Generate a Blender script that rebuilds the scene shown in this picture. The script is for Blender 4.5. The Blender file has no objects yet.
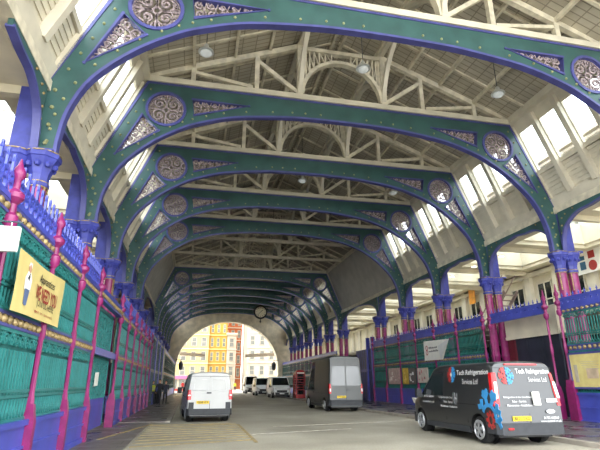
import bpy, bmesh, math, random
from mathutils import Vector, Matrix
random.seed(7)
C = bpy.context.scene.collection
PI = math.pi
CX, BAY, YA = 6.08, 5.81, 12.51          # hall axis, bay length, first arch in view
def AY(i): return YA + (i-1)*BAY
ORD = ['', 'first', 'second', 'third', 'fourth', 'fifth', 'sixth', 'seventh', 'eighth', 'ninth', 'tenth', 'eleventh', 'twelfth', 'thirteenth', 'fourteenth', 'fifteenth']

# ------------------------------------------------------------------ materials
def lin(c):
    return tuple(((v/255)/12.92 if v/255 <= .04045 else ((v/255+.055)/1.055)**2.4) for v in c)
MATS = {}
def mat(name, rgb, rough=.5, metal=0, var=.12, scale=3, rgb2=None, emit=0, bump=0, spec=.5, detail=4):
    if name in MATS: return MATS[name]
    m = bpy.data.materials.new(name); m.use_nodes = True
    nt = m.node_tree; b = nt.nodes['Principled BSDF']
    a = lin(rgb)
    if rgb2: c2 = lin(rgb2)
    else: c2 = tuple(max(0, v*(1-2*var)) for v in a); a = tuple(min(1, v*(1+var)) for v in a)
    tc = nt.nodes.new('ShaderNodeTexCoord'); nz = nt.nodes.new('ShaderNodeTexNoise')
    nz.inputs['Scale'].default_value = scale; nz.inputs['Detail'].default_value = detail
    nt.links.new(tc.outputs['Object'], nz.inputs['Vector'])
    rp = nt.nodes.new('ShaderNodeValToRGB')
    rp.color_ramp.elements[0].position = .35; rp.color_ramp.elements[1].position = .65
    rp.color_ramp.elements[0].color = (*c2, 1); rp.color_ramp.elements[1].color = (*a, 1)
    nt.links.new(nz.outputs['Fac'], rp.inputs['Fac']); nt.links.new(rp.outputs['Color'], b.inputs['Base Color'])
    b.inputs['Roughness'].default_value = rough; b.inputs['Metallic'].default_value = metal
    b.inputs['Specular IOR Level'].default_value = spec
    if emit:
        nt.links.new(rp.outputs['Color'], b.inputs['Emission Color']); b.inputs['Emission Strength'].default_value = emit
    if bump:
        bp = nt.nodes.new('ShaderNodeBump'); bp.inputs['Strength'].default_value = bump
        nt.links.new(nz.outputs['Fac'], bp.inputs['Height']); nt.links.new(bp.outputs['Normal'], b.inputs['Normal'])
    MATS[name] = m; return m
def glass_mat(name, tint, clear):
    m = bpy.data.materials.new(name); m.use_nodes = True; nt = m.node_tree
    for n in list(nt.nodes): nt.nodes.remove(n)
    o = nt.nodes.new('ShaderNodeOutputMaterial'); mx = nt.nodes.new('ShaderNodeMixShader')
    t = nt.nodes.new('ShaderNodeBsdfTransparent'); g = nt.nodes.new('ShaderNodeBsdfGlossy')
    nz = nt.nodes.new('ShaderNodeTexNoise'); nz.inputs['Scale'].default_value = 1.5
    mr = nt.nodes.new('ShaderNodeMapRange'); mr.inputs['To Min'].default_value = 1-clear; mr.inputs['To Max'].default_value = 1-clear+.08
    nt.links.new(nz.outputs['Fac'], mr.inputs['Value']); nt.links.new(mr.outputs['Result'], mx.inputs['Fac'])
    t.inputs['Color'].default_value = (*tint, 1); g.inputs['Roughness'].default_value = .08; g.inputs['Color'].default_value = (.75, .8, .82, 1)
    nt.links.new(t.outputs[0], mx.inputs[1]); nt.links.new(g.outputs[0], mx.inputs[2]); nt.links.new(mx.outputs[0], o.inputs['Surface'])
    MATS[name] = m; return m
M_TEAL = mat('arch_green_paint', (52, 86, 83), .42, var=.1, scale=1.3)
M_BLUE = mat('arch_blue_paint', (74, 76, 136), .42, var=.1, scale=2)
M_CBLUE = mat('column_blue_paint', (58, 64, 146), .42, var=.12, scale=3)
M_PINK = mat('magenta_paint', (134, 34, 94), .36, var=.12, scale=4)
M_RTEAL = mat('railing_teal_paint', (46, 124, 121), .45, var=.1, scale=3)
M_RTEALD = mat('railing_backing_paint', (42, 110, 108), .6, var=.1, scale=2)
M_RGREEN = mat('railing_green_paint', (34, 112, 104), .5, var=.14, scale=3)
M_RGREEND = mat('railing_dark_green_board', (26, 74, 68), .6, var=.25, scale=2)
M_RBLUE = mat('railing_blue_paint', (70, 80, 172), .38, var=.08, scale=1.5)
M_GOLD = mat('gilt_paint', (158, 136, 92), .4, .2, var=.25, scale=9)
M_STUD = mat('stud_gilt', (146, 148, 104), .4, .2, var=.1, scale=9)
M_TRAC = mat('tracery_iron', (164, 148, 150), .5, .1, var=.28, scale=14)
M_CREAM = mat('cream_paint', (208, 200, 180), .6, var=.06, scale=1.2)
M_CREAMD = mat('cream_paint_weathered', (208, 199, 176), .65, var=.12, scale=2.5)
M_BAL = mat('gallery_plaster', (214, 204, 180), .7, var=.08, scale=.8)
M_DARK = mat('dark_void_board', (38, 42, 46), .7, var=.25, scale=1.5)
M_NAVY = mat('navy_door', (44, 48, 62), .45, var=.15, scale=1.5)
M_STONE = mat('arch_stone', (214, 200, 174), .8, var=.1, scale=1.2, bump=.1)
M_GREYP = mat('grey_sloping_board', (176, 172, 164), .7, var=.06, scale=1)
M_BLACK = mat('black_metal', (22, 23, 25), .4, .2, var=.1)
M_TYRE = mat('tyre_rubber', (24, 24, 25), .85, var=.15, scale=12)
M_ALLOY = mat('wheel_alloy', (176, 178, 182), .3, .6, var=.06)
M_PLAST = mat('bumper_plastic', (48, 50, 54), .6, var=.1, scale=5)
M_WGLASS = mat('vehicle_window_glass', (34, 42, 44), .08, var=.2, scale=2, spec=.8)
M_RED = mat('red_lens', (190, 24, 30), .2, var=.12, scale=8)
M_WLENS = mat('clear_lens', (214, 210, 208), .2, var=.05, scale=8)
M_YPLATE = mat('yellow_number_plate', (232, 196, 30), .4, var=.04)
M_WPLATE = mat('white_number_plate', (226, 226, 220), .4, var=.04)
M_WHITE = mat('white_vinyl', (206, 206, 206), .5, var=.02)
M_VBLUE = mat('blue_vinyl', (52, 134, 190), .45, var=.04)
M_VRED = mat('red_vinyl', (160, 44, 42), .45, var=.06)
M_GLASS = glass_mat('clerestory_glass', (.95, .98, 1), .9)
M_CHROME = mat('polished_steel', (200, 202, 204), .15, .9, var=.05)
M_LAMPW = mat('lamp_shade_enamel', (206, 208, 204), .35, .2, var=.05)
M_GLOW = mat('downlight_glow', (255, 246, 226), .4, var=0, emit=6)
M_PAPER = mat('paper', (232, 230, 222), .7, var=.03)
M_INK = mat('dark_ink', (36, 34, 36), .7, var=.05)
M_SKIN = mat('skin', (196, 146, 120), .6, var=.06, scale=8)
M_HAIR = mat('dark_hair', (30, 24, 22), .7, var=.15, scale=14)
M_CLOTH = mat('dark_cloth', (34, 36, 44), .85, var=.15, scale=8)
M_CLOTHN = mat('navy_cloth', (44, 50, 66), .85, var=.15, scale=8)
M_HIVIS = mat('hi_vis_cloth', (214, 224, 70), .7, var=.05, scale=8)
M_REDP = mat('pillar_red_paint', (176, 30, 36), .4, var=.12, scale=3)

def node_floor():
    m = bpy.data.materials.new('worn_asphalt'); m.use_nodes = True; nt = m.node_tree; b = nt.nodes['Principled BSDF']
    tc = nt.nodes.new('ShaderNodeTexCoord')
    n1 = nt.nodes.new('ShaderNodeTexNoise'); n1.inputs['Scale'].default_value = .35; n1.inputs['Detail'].default_value = 8
    n2 = nt.nodes.new('ShaderNodeTexNoise'); n2.inputs['Scale'].default_value = 18; n2.inputs['Detail'].default_value = 6
    for n in (n1, n2): nt.links.new(tc.outputs['Object'], n.inputs['Vector'])
    r1 = nt.nodes.new('ShaderNodeValToRGB'); r1.color_ramp.elements[0].position = .35; r1.color_ramp.elements[1].position = .68
    r1.color_ramp.elements[0].color = (*lin((134, 129, 114)), 1); r1.color_ramp.elements[1].color = (*lin((168, 162, 146)), 1)
    mx = nt.nodes.new('ShaderNodeMixRGB'); mx.blend_type = 'OVERLAY'; mx.inputs[0].default_value = .35
    nt.links.new(n1.outputs['Fac'], r1.inputs['Fac']); nt.links.new(r1.outputs['Color'], mx.inputs[1]); nt.links.new(n2.outputs['Fac'], mx.inputs[2])
    nt.links.new(mx.outputs[0], b.inputs['Base Color'])
    rr = nt.nodes.new('ShaderNodeMapRange'); rr.inputs['To Min'].default_value = .5; rr.inputs['To Max'].default_value = .8
    nt.links.new(n1.outputs['Fac'], rr.inputs['Value']); nt.links.new(rr.outputs['Result'], b.inputs['Roughness'])
    bp = nt.nodes.new('ShaderNodeBump'); bp.inputs['Strength'].default_value = .25; bp.inputs['Distance'].default_value = .02
    nt.links.new(n2.outputs['Fac'], bp.inputs['Height']); nt.links.new(bp.outputs['Normal'], b.inputs['Normal'])
    return m
def node_pave(name, c1, c2, mortar, rough, bw, rh):
    m = bpy.data.materials.new(name); m.use_nodes = True; nt = m.node_tree; b = nt.nodes['Principled BSDF']
    tc = nt.nodes.new('ShaderNodeTexCoord'); br = nt.nodes.new('ShaderNodeTexBrick')
    br.inputs['Scale'].default_value = 1; br.inputs['Brick Width'].default_value = bw; br.inputs['Row Height'].default_value = rh
    br.inputs['Mortar Size'].default_value = .012
    br.inputs['Color1'].default_value = (*lin(c1), 1); br.inputs['Color2'].default_value = (*lin(c2), 1); br.inputs['Mortar'].default_value = (*lin(mortar), 1)
    nz = nt.nodes.new('ShaderNodeTexNoise'); nz.inputs['Scale'].default_value = .8; nz.inputs['Detail'].default_value = 6
    nt.links.new(tc.outputs['Object'], br.inputs['Vector']); nt.links.new(tc.outputs['Object'], nz.inputs['Vector'])
    mx = nt.nodes.new('ShaderNodeMixRGB'); mx.blend_type = 'OVERLAY'; mx.inputs[0].default_value = .5
    nt.links.new(br.outputs['Color'], mx.inputs[1]); nt.links.new(nz.outputs['Fac'], mx.inputs[2]); nt.links.new(mx.outputs[0], b.inputs['Base Color'])
    rr = nt.nodes.new('ShaderNodeMapRange'); rr.inputs['From Min'].default_value = .35; rr.inputs['From Max'].default_value = .65
    rr.inputs['To Min'].default_value = rough-.2; rr.inputs['To Max'].default_value = rough+.15
    nt.links.new(nz.outputs['Fac'], rr.inputs['Value']); nt.links.new(rr.outputs['Result'], b.inputs['Roughness'])
    return m
M_FLOOR = node_floor()
M_PAVE = node_pave('damp_paving', (112, 104, 96), (98, 92, 86), (70, 66, 62), .42, .9, .6)
M_PAVE2 = node_pave('damp_dark_paving', (96, 92, 94), (84, 82, 84), (64, 62, 62), .36, .9, .6)
M_ROOF = node_pave('roof_boarding', (176, 168, 150), (164, 156, 138), (130, 122, 106), .75, .62, .27)
M_ROOF.node_tree.nodes['Brick Texture'].inputs['Mortar Size'].default_value = .022
M_ROOF.node_tree.nodes['Brick Texture'].offset = 0

# ------------------------------------------------------------------ mesh builder
class MB:
    def __init__(s): s.v = []; s.f = []; s.mi = []
    def add(s, vs, fs, mi=0):
        n = len(s.v); s.v += [tuple(v) for v in vs]; s.f += [tuple(i+n for i in f) for f in fs]; s.mi += [mi]*len(fs); return s
    def box(s, x0, y0, z0, x1, y1, z1, mi=0):
        vs = [(x, y, z) for x in (x0, x1) for y in (y0, y1) for z in (z0, z1)]
        return s.add(vs, [(0, 1, 3, 2), (4, 6, 7, 5), (0, 4, 5, 1), (2, 3, 7, 6), (0, 2, 6, 4), (1, 5, 7, 3)], mi)
    def bar(s, p, q, w, h, up=(0, 0, 1), mi=0):
        p, q = Vector(p), Vector(q); d = (q-p).normalized(); up = Vector(up)
        if abs(d.dot(up)) > .98: up = Vector((0, 1, 0)) if abs(d.y) < .9 else Vector((1, 0, 0))
        a = d.cross(up).normalized()*w/2; b = a.cross(d).normalized()*h/2
        vs = [p-a-b, p+a-b, p+a+b, p-a+b, q-a-b, q+a-b, q+a+b, q-a+b]
        return s.add(vs, [(0, 3, 2, 1), (4, 5, 6, 7), (0, 1, 5, 4), (1, 2, 6, 5), (2, 3, 7, 6), (3, 0, 4, 7)], mi)
    def tube(s, pts, r, n=6, closed=False, mi=0):
        pts = [Vector(p) for p in pts]; m = len(pts); rs = r if isinstance(r, (list, tuple)) else [r]*m
        vs = []; prev = None
        for i, p in enumerate(pts):
            if closed: d = pts[(i+1) % m]-pts[i-1]
            else: d = pts[min(i+1, m-1)]-pts[max(i-1, 0)]
            d.normalize()
            if prev is None: a = d.orthogonal().normalized()
            else: a = prev-d*prev.dot(d); a = a.normalized() if a.length > 1e-6 else d.orthogonal().normalized()
            prev = a; b = d.cross(a)
            for k in range(n):
                t = 2*PI*k/n; vs.append(p+(a*math.cos(t)+b*math.sin(t))*rs[i])
        fs = []
        for i in range(m if closed else m-1):
            j = (i+1) % m
            for k in range(n): fs.append((i*n+k, i*n+(k+1) % n, j*n+(k+1) % n, j*n+k))
        if not closed: fs.append(tuple(range(n-1, -1, -1))); fs.append(tuple((m-1)*n+k for k in range(n)))
        return s.add(vs, fs, mi)
    def lathe(s, prof, o=(0, 0, 0), ax='z', n=12, mi=0):
        o = Vector(o); vs = []
        for r, h in prof:
            for k in range(n):
                t = 2*PI*(k+.5)/n; c, d = r*math.cos(t), r*math.sin(t)
                vs.append(o+Vector({'z': (c, d, h), 'y': (c, h, d), 'x': (h, c, d)}[ax]))
        fs = []; m = len(prof)
        for i in range(m-1):
            for k in range(n): fs.append((i*n+k, i*n+(k+1) % n, (i+1)*n+(k+1) % n, (i+1)*n+k))
        fs.append(tuple(range(n-1, -1, -1))); fs.append(tuple((m-1)*n+k for k in range(n)))
        return s.add(vs, fs, mi)
    def ring(s, c, R, r, ax='y', n=14, m=5, mi=0):
        c = Vector(c); e = {'y': ((1, 0, 0), (0, 0, 1)), 'x': ((0, 1, 0), (0, 0, 1)), 'z': ((1, 0, 0), (0, 1, 0))}[ax]
        a, b = Vector(e[0]), Vector(e[1])
        return s.tube([c+(a*math.cos(2*PI*k/n)+b*math.sin(2*PI*k/n))*R for k in range(n)], r, m, True, mi)
    def prism(s, poly, y0, y1, plane='xz', mi=0):
        f = {'xz': lambda a, b, h: (a, h, b), 'yz': lambda a, b, h: (h, a, b), 'xy': lambda a, b, h: (a, b, h)}[plane]
        n = len(poly)
        return s.add([f(a, b, y0) for a, b in poly]+[f(a, b, y1) for a, b in poly],
            [tuple(range(n)), tuple(range(2*n-1, n-1, -1))]+[(i, (i+1) % n, n+(i+1) % n, n+i) for i in range(n)], mi)
    def strip(s, pts, t, y0, y1, closed=False, mi=0):     # flat band of thickness t following a path in xz
        m = len(pts); L = []; R = []
        for i in range(m):
            if closed: d = Vector(pts[(i+1) % m])-Vector(pts[i-1])
            else: d = Vector(pts[min(i+1, m-1)])-Vector(pts[max(i-1, 0)])
            d.normalize(); nn = Vector((-d.y, d.x))
            L.append(Vector(pts[i])+nn*t/2); R.append(Vector(pts[i])-nn*t/2)
        vs = []
        for i in range(m): vs += [(L[i].x, y0, L[i].y), (R[i].x, y0, R[i].y), (R[i].x, y1, R[i].y), (L[i].x, y1, L[i].y)]
        fs = []
        for i in range(m if closed else m-1):
            j = (i+1) % m
            for k in range(4): fs.append((i*4+k, i*4+(k+1) % 4, j*4+(k+1) % 4, j*4+k))
        if not closed: fs += [(0, 1, 2, 3), ((m-1)*4+3, (m-1)*4+2, (m-1)*4+1, (m-1)*4)]
        return s.add(vs, fs, mi)
    def plate(s, outer, holes, y0, y1, mi=0):            # holed plate in the xz plane
        bm = bmesh.new(); ed = []
        for lp in [outer]+holes:
            vs = [bm.verts.new((a, y0, b)) for a, b in lp]
            ed += [bm.edges.new((vs[i], vs[(i+1) % len(vs)])) for i in range(len(vs))]
        bmesh.ops.triangle_fill(bm, edges=ed, use_beauty=True)
        g = bmesh.ops.extrude_face_region(bm, geom=list(bm.faces))
        bmesh.ops.translate(bm, vec=(0, y1-y0, 0), verts=[e for e in g['geom'] if isinstance(e, bmesh.types.BMVert)])
        bm.verts.index_update()
        s.add([v.co[:] for v in bm.verts], [[v.index for v in f.verts] for f in bm.faces], mi); bm.free(); return s
    def ball(s, c, r, n=8, m=5, sq=(1, 1, 1), mi=0):
        vs = []; c = Vector(c)
        for i in range(m+1):
            a = PI*i/m
            for k in range(n):
                t = 2*PI*k/n; vs.append(c+Vector((math.sin(a)*math.cos(t)*r*sq[0], math.sin(a)*math.sin(t)*r*sq[1], math.cos(a)*r*sq[2])))
        return s.add(vs, [(i*n+k, (i+1)*n+k, (i+1)*n+(k+1) % n, i*n+(k+1) % n) for i in range(m) for k in range(n)], mi)
    def map(s, fn): s.v = [tuple(fn(*v)) for v in s.v]; return s
    def mirror(s):
        n = len(s.v); k = len(s.f)
        s.v += [(-x, y, z) for x, y, z in s.v]; s.f += [tuple(i+n for i in reversed(f)) for f in s.f[:k]]; s.mi += s.mi[:k]; return s
    def build(s, name, m, parent=None, smooth=False, loc=None):
        me = bpy.data.meshes.new(name); me.from_pydata(s.v, [], s.f)
        for x in (m if isinstance(m, list) else [m]): me.materials.append(x)
        me.polygons.foreach_set('material_index', s.mi)
        bm = bmesh.new(); bm.from_mesh(me); bmesh.ops.remove_doubles(bm, verts=bm.verts, dist=1e-5)
        bmesh.ops.recalc_face_normals(bm, faces=bm.faces)
        bm.to_mesh(me); bm.free()
        if smooth:
            me.shade_smooth(); me.set_sharp_from_angle(angle=math.radians(38))
        o = bpy.data.objects.new(name, me); C.objects.link(o)
        if parent: o.parent = parent
        if loc: o.location = loc
        return o
def thing(name, label, cat, loc=(0, 0, 0), rz=0, group=None):
    o = bpy.data.objects.new(name, None); C.objects.link(o); o.empty_display_size = .2
    o.location = loc; o.rotation_euler = (0, 0, rz); return tag(o, label, cat, group)
def tag(o, label, cat, group=None):
    o['label'] = label; o['category'] = cat
    if group: o['group'] = group
    return o
def struct(o): o['kind'] = 'structure'; return o
def dup(root, label, loc=None, rz=None, scale=None, group=None):
    def cp(o, par):
        c = o.copy(); C.objects.link(c)
        if par: c.parent = par
        for ch in [x for x in KIDS.get(o.name, [])]: cp(ch, c)
        return c
    r = cp(root, None)
    if loc is not None: r.location = loc
    if rz is not None: r.rotation_euler = (0, 0, rz)
    if scale is not None: r.scale = scale
    r['label'] = label
    if group: r['group'] = group
    return r
KIDS = {}
def note(root):                                   # remember the tree before copying it
    KIDS.clear()
    for o in C.objects:
        if o.parent: KIDS.setdefault(o.parent.name, []).append(o)
def catmull(p, n=6):
    p = [Vector(q) for q in p]; out = []
    for i in range(len(p)-1):
        a, b, c, d = p[max(i-1, 0)], p[i], p[i+1], p[min(i+2, len(p)-1)]
        for k in range(n):
            t = k/n; out.append(.5*((2*b)+(c-a)*t+(2*a-5*b+4*c-d)*t*t+(3*b-a-3*c+d)*t**3))
    return [tuple(q) for q in out]+[tuple(p[-1])]
def text(body, w, h, x=0, z=0, depth=.004, bold=0, shear=0):     # lettering as an MB, fitted to w by h and centred on x, z, facing -y
    cu = bpy.data.curves.new('t', 'FONT'); cu.body = body; cu.resolution_u = 2; cu.offset = bold; cu.shear = shear
    o = bpy.data.objects.new('t', cu); C.objects.link(o)
    dg = bpy.context.evaluated_depsgraph_get(); me = bpy.data.meshes.new_from_object(o.evaluated_get(dg))
    vs = [v.co.copy() for v in me.vertices]; fs = [tuple(p.vertices) for p in me.polygons]
    bpy.data.objects.remove(o); bpy.data.curves.remove(cu)
    x0, x1 = min(v.x for v in vs), max(v.x for v in vs); y0, y1 = min(v.y for v in vs), max(v.y for v in vs)
    return MB().add([(x+((v.x-x0)/(x1-x0)-.5)*w, 0, z+((v.y-y0)/(y1-y0)-.5)*h) for v in vs], fs)
def disc(r, n=20): return [(r*math.cos(2*PI*k/n), r*math.sin(2*PI*k/n)) for k in range(n)]
def spiral(c, R, turns, a0, sgn=1, n=18):
    return [(c[0]+R*(1-.85*k/n)*math.cos(a0+sgn*2*PI*turns*k/n), c[1]+R*(1-.85*k/n)*math.sin(a0+sgn*2*PI*turns*k/n)) for k in range(n+1)]

# ------------------------------------------------------------------ arch ribs
OUT = [(0, 13.95), (8.74, 13.95), (10.58, 9.6), (10.62, 7.36)]
SOF = catmull([(0, 13.03), (1.5, 13.01), (2.8, 12.94), (5, 12.65), (6.46, 12.2), (7.3, 11.8), (8.43, 11.0), (9.45, 9.9), (9.93, 8.8), (10.06, 7.9), (10.07, 7.36)], 4)
def make_arch():
    r = thing('arch_rib', '', 'roof arch')
    half = OUT[1:]+SOF[::-1]
    outer = half + [(-a, b) for a, b in (SOF[1:])] + [(-a, b) for a, b in OUT[1:][::-1]]
    med = (7.92, 12.68); tri = [(8.86, 12.3), (8.12, 11.62), (9.72, 10.36)]; hau = [(6.86, 13.3), (6.74, 12.52), (4.4, 13.28)]
    mh = [(med[0]+a, med[1]+b) for a, b in disc(.76, 24)]
    holes = [mh, tri, hau]; holes = holes+[[(-a, b) for a, b in h] for h in holes]
    MB().plate(outer, holes, -.1, .1).build('web', M_TEAL, r)
    fl = MB()
    so = SOF[::-1]+[(-a, b) for a, b in SOF[1:]]
    fl.strip([(a, b) for a, b in so], .09, -.13, .13)
    ou = [OUT[3], OUT[2], OUT[1]]; fl.strip(ou, .1, -.13, .13); fl.strip([(-a, b) for a, b in ou], .1, -.13, .13)
    fl.strip([(-8.74, 13.9), (8.74, 13.9)], .09, -.13, .13)
    fl.build('flange', M_BLUE, r)
    st = MB()
    for q in [SOF]:
        for i in range(3, len(q)-1, 2):
            d = (Vector(q[i+1])-Vector(q[i-1])).normalized(); nn = Vector((-d.y, d.x))
            if nn.y < 0 and nn.x < 0: nn = -nn
            if nn.y < 0: nn = -nn
            if q[i][0] > 9.4: nn = Vector((1, .15))
            p = Vector(q[i])+nn*.24
            for y in (-.11, .11): st.ball((p.x, y, p.y), .05, 6, 4)
    for k in range(7):
        t = (k+.5)/7.5; p = Vector(OUT[1]).lerp(Vector(OUT[2]), t)+Vector((-.24, -.1))
        for y in (-.11, .11): st.ball((p.x, y, p.y), .05, 6, 4)
    for z in (7.7, 8.25, 8.8, 9.35):
        for y in (-.11, .11): st.ball((10.34, y, z), .06, 6, 4)
    st.mirror().build('rivets', M_STUD, r)
    for s in (1, -1):
        m = MB().strip([(s*(med[0]+a), med[1]+b) for a, b in disc(.79, 24)], .11, -.15, .15, True).build('medallion', M_BLUE, r)
        t = MB(); c = (s*med[0], med[1])
        for k in range(4):
            a = PI/4+k*PI/2; cc = (c[0]+.4*math.cos(a), c[1]+.4*math.sin(a))
            t.strip(spiral(cc, .3, 1.6, a+PI, 1), .055, -.03, .03); t.ring((cc[0], 0, cc[1]), .09, .03, n=8, m=4)
            e = k*PI/2; t.strip([(c[0]+.1*math.cos(e), c[1]+.1*math.sin(e)), (c[0]+.74*math.cos(e), c[1]+.74*math.sin(e))], .06, -.03, .03)
            t.ring((c[0]+.58*math.cos(e), 0, c[1]+.58*math.sin(e)), .13, .03, n=8, m=4)
            for q in (-.28, .28): t.strip(spiral((c[0]+.62*math.cos(a+q), c[1]+.62*math.sin(a+q)), .13, 1.2, a, 1 if q > 0 else -1, 8), .035, -.03, .03)
        t.ring((c[0], 0, c[1]), .12, .04, n=10, m=4); t.ring((c[0], 0, c[1]), .72, .035, n=24, m=4)
        t.build('tracery', M_TRAC, m)
        for nm, T in (('spandrel_panel', tri), ('haunch_panel', hau)):
            T = [Vector((s*a, b)) for a, b in T]; o = MB().strip([tuple(v) for v in T], .1, -.14, .14, True)
            for v in T: o.lathe([(.05, -.14), (.05, .14)], (v.x, 0, v.y), 'y', 8)
            o = o.build(nm, M_BLUE, r)
            t = MB(); rnd = random.Random(3)
            A, B, D = T if nm == 'spandrel_panel' else (T[0], T[1], T[2])
            for k in range(6):
                u = .08+k*.15; mid = (A.lerp(D, u)+B.lerp(D, u))/2; wd = (A-B).length*(1-u)/2
                if wd < .06: continue
                for q in (-1, 1):
                    cc = mid+(A-B).normalized()*q*wd*.48
                    t.strip(spiral(tuple(cc), wd*.46, 1.4, q*1.2+k, q, 12), min(.05, wd*.2), -.03, .03)
                t.strip([tuple(A.lerp(D, u)), tuple(B.lerp(D, u+.1))], .03, -.03, .03); t.strip([tuple(B.lerp(D, u)), tuple(A.lerp(D, u+.1))], .03, -.03, .03)
            t.build('tracery', M_TRAC, o)
    return r
ARCH_I = [1, 2, 3, 4, 5, 8, 9, 10, 11, 12, 13, 14]
arch = make_arch(); note(arch)
GA = 'painted iron arches across the hall'
for n, i in enumerate(ARCH_I):
    if n < 5: lb = ['nearest green and blue iron arch, cut by the top of the frame', 'second green and blue iron arch from the camera', 'third green and blue iron arch, middle of the five bright ones', 'fourth green and blue iron arch from the camera', 'fifth green and blue iron arch, last before the plain grey slopes'][n]
    else: lb = 'dark green iron arch, %s in the row beyond the plain grey slopes' % ORD[n-4]
    if n == 0: arch.location = (CX, AY(i), 0); arch['label'] = lb; arch['group'] = GA
    else: dup(arch, lb, (CX, AY(i), 0), group=GA)

# ------------------------------------------------------------------ roof trusses
def rz_(w): return 14.32+.435*(8.8-abs(w))       # underside of the roof boarding
def make_truss():
    r = thing('roof_truss', '', 'roof truss')
    MB().box(-8.85, -.16, 13.98, 8.85, .16, 14.24).build('tie_beam', M_CREAM, r)
    for s in (-1, 1): MB().bar((s*8.7, 0, 14.3), (s*1.9, 0, rz_(1.9)-.3), .2, .26).build('rafter', M_CREAMD, r)
    for s in (-1, 1):
        for w in (4.08, 6.9): MB().box(s*w-.1, -.1, 14.24, s*w+.1, .1, rz_(w)-.2).build('upright', M_CREAMD, r)
        MB().box(s*2.07-.13, -.16, 14.24, s*2.07+.13, .16, rz_(2)-.2).build('queen_post', M_CREAMD, r)
        MB().bar((s*4.0, 0, rz_(4.1)-.6), (s*2.15, 0, 14.35), .16, .18).build('strut', M_CREAMD, r)
        MB().bar((s*6.8, 0, rz_(6.9)-.4), (s*4.25, 0, 14.35), .14, .16).build('strut', M_CREAMD, r)
    ar = [(1.95*math.cos(t), 14.3+2.0*math.sin(t)) for t in [PI*k/18 for k in range(19)]]
    m = MB().strip(ar, .16, -.14, .14).box(-2, -.12, 16.75, 2, .12, 16.95)
    for s in (-1, 1):
        m.strip([(s*1.9, 14.4), (s*1.9, 16.8)], .1, -.06, .06)
        for k in range(7):
            a = PI/2-s*(.25+k*.17); p = (1.98*math.cos(a), 14.3+2.02*math.sin(a))
            m.strip([p, (p[0], 16.78)], .07, -.05, .05); q = min(1.9, abs(p[0])+.28); m.strip([p, (s*q, 16.78)], .05, -.04, .04)
    m.build('crown_arch', M_CREAMD, r)
    for s in (-1, 1):
        m = MB()
        for d in (-1, 1):
            p = catmull([(d*.05, 14.25), (d*.25, 15.0), (d*.9, 16.0), (d*2.0, 16.7), (d*2.9, 16.95)], 4)
            m.strip(p, .17, -.1, .1)
        m.strip([(-2.9, 17.05), (2.9, 17.05)], .2, -.1, .1)
        m.map(lambda x, y, z: (s*2.05+y, x, z)).build('curved_brace', M_CREAM, r)
    return r
truss = make_truss(); note(truss); GT = 'cream roof trusses'
for n, i in enumerate(range(1, 15)):
    lb = ('cream roof truss on the %s tie beam from the camera' % ORD[i]) if i <= 5 else 'dim cream roof truss, %s behind the fifth bright arch' % ORD[i-5]
    if n == 0: truss.location = (CX, AY(i), 0); truss['label'] = lb; truss['group'] = GT
    else: dup(truss, lb, (CX, AY(i), 0), group=GT)

# ------------------------------------------------------------------ ceiling boarding, purlins
Y0R, Y1R = 1.0, 88
m = MB()
for s in (1, -1):
    L = math.hypot(8.95, .435*8.95)
    m.add([(CX+s*8.95, Y0R, rz_(8.95)), (CX, Y0R, rz_(0)), (CX, Y1R, rz_(0)), (CX+s*8.95, Y1R, rz_(8.95)),
           (CX+s*8.95, Y0R, rz_(8.95)+.15), (CX, Y0R, rz_(0)+.15), (CX, Y1R, rz_(0)+.15), (CX+s*8.95, Y1R, rz_(8.95)+.15)],
          [(0, 1, 2, 3), (4, 7, 6, 5), (0, 4, 5, 1), (2, 6, 7, 3), (0, 3, 7, 4)])
struct(m.build('ceiling', M_ROOF))
m = MB()
for s in (1, -1):
    for w in (.25, 1.9, 3.5, 5.1, 6.9): m.bar((CX+s*w, Y0R, rz_(w)-.1), (CX+s*w, Y1R, rz_(w)-.1), .12, .2)
    y = Y0R+.5
    while y < Y1R:
        m.bar((CX+s*8.8, y, rz_(8.8)-.05), (CX+s*.1, y, rz_(.1)-.05), .08, .12, up=(0, 1, 0)); y += BAY/3
struct(m.build('trim_purlins', M_CREAMD))

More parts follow.
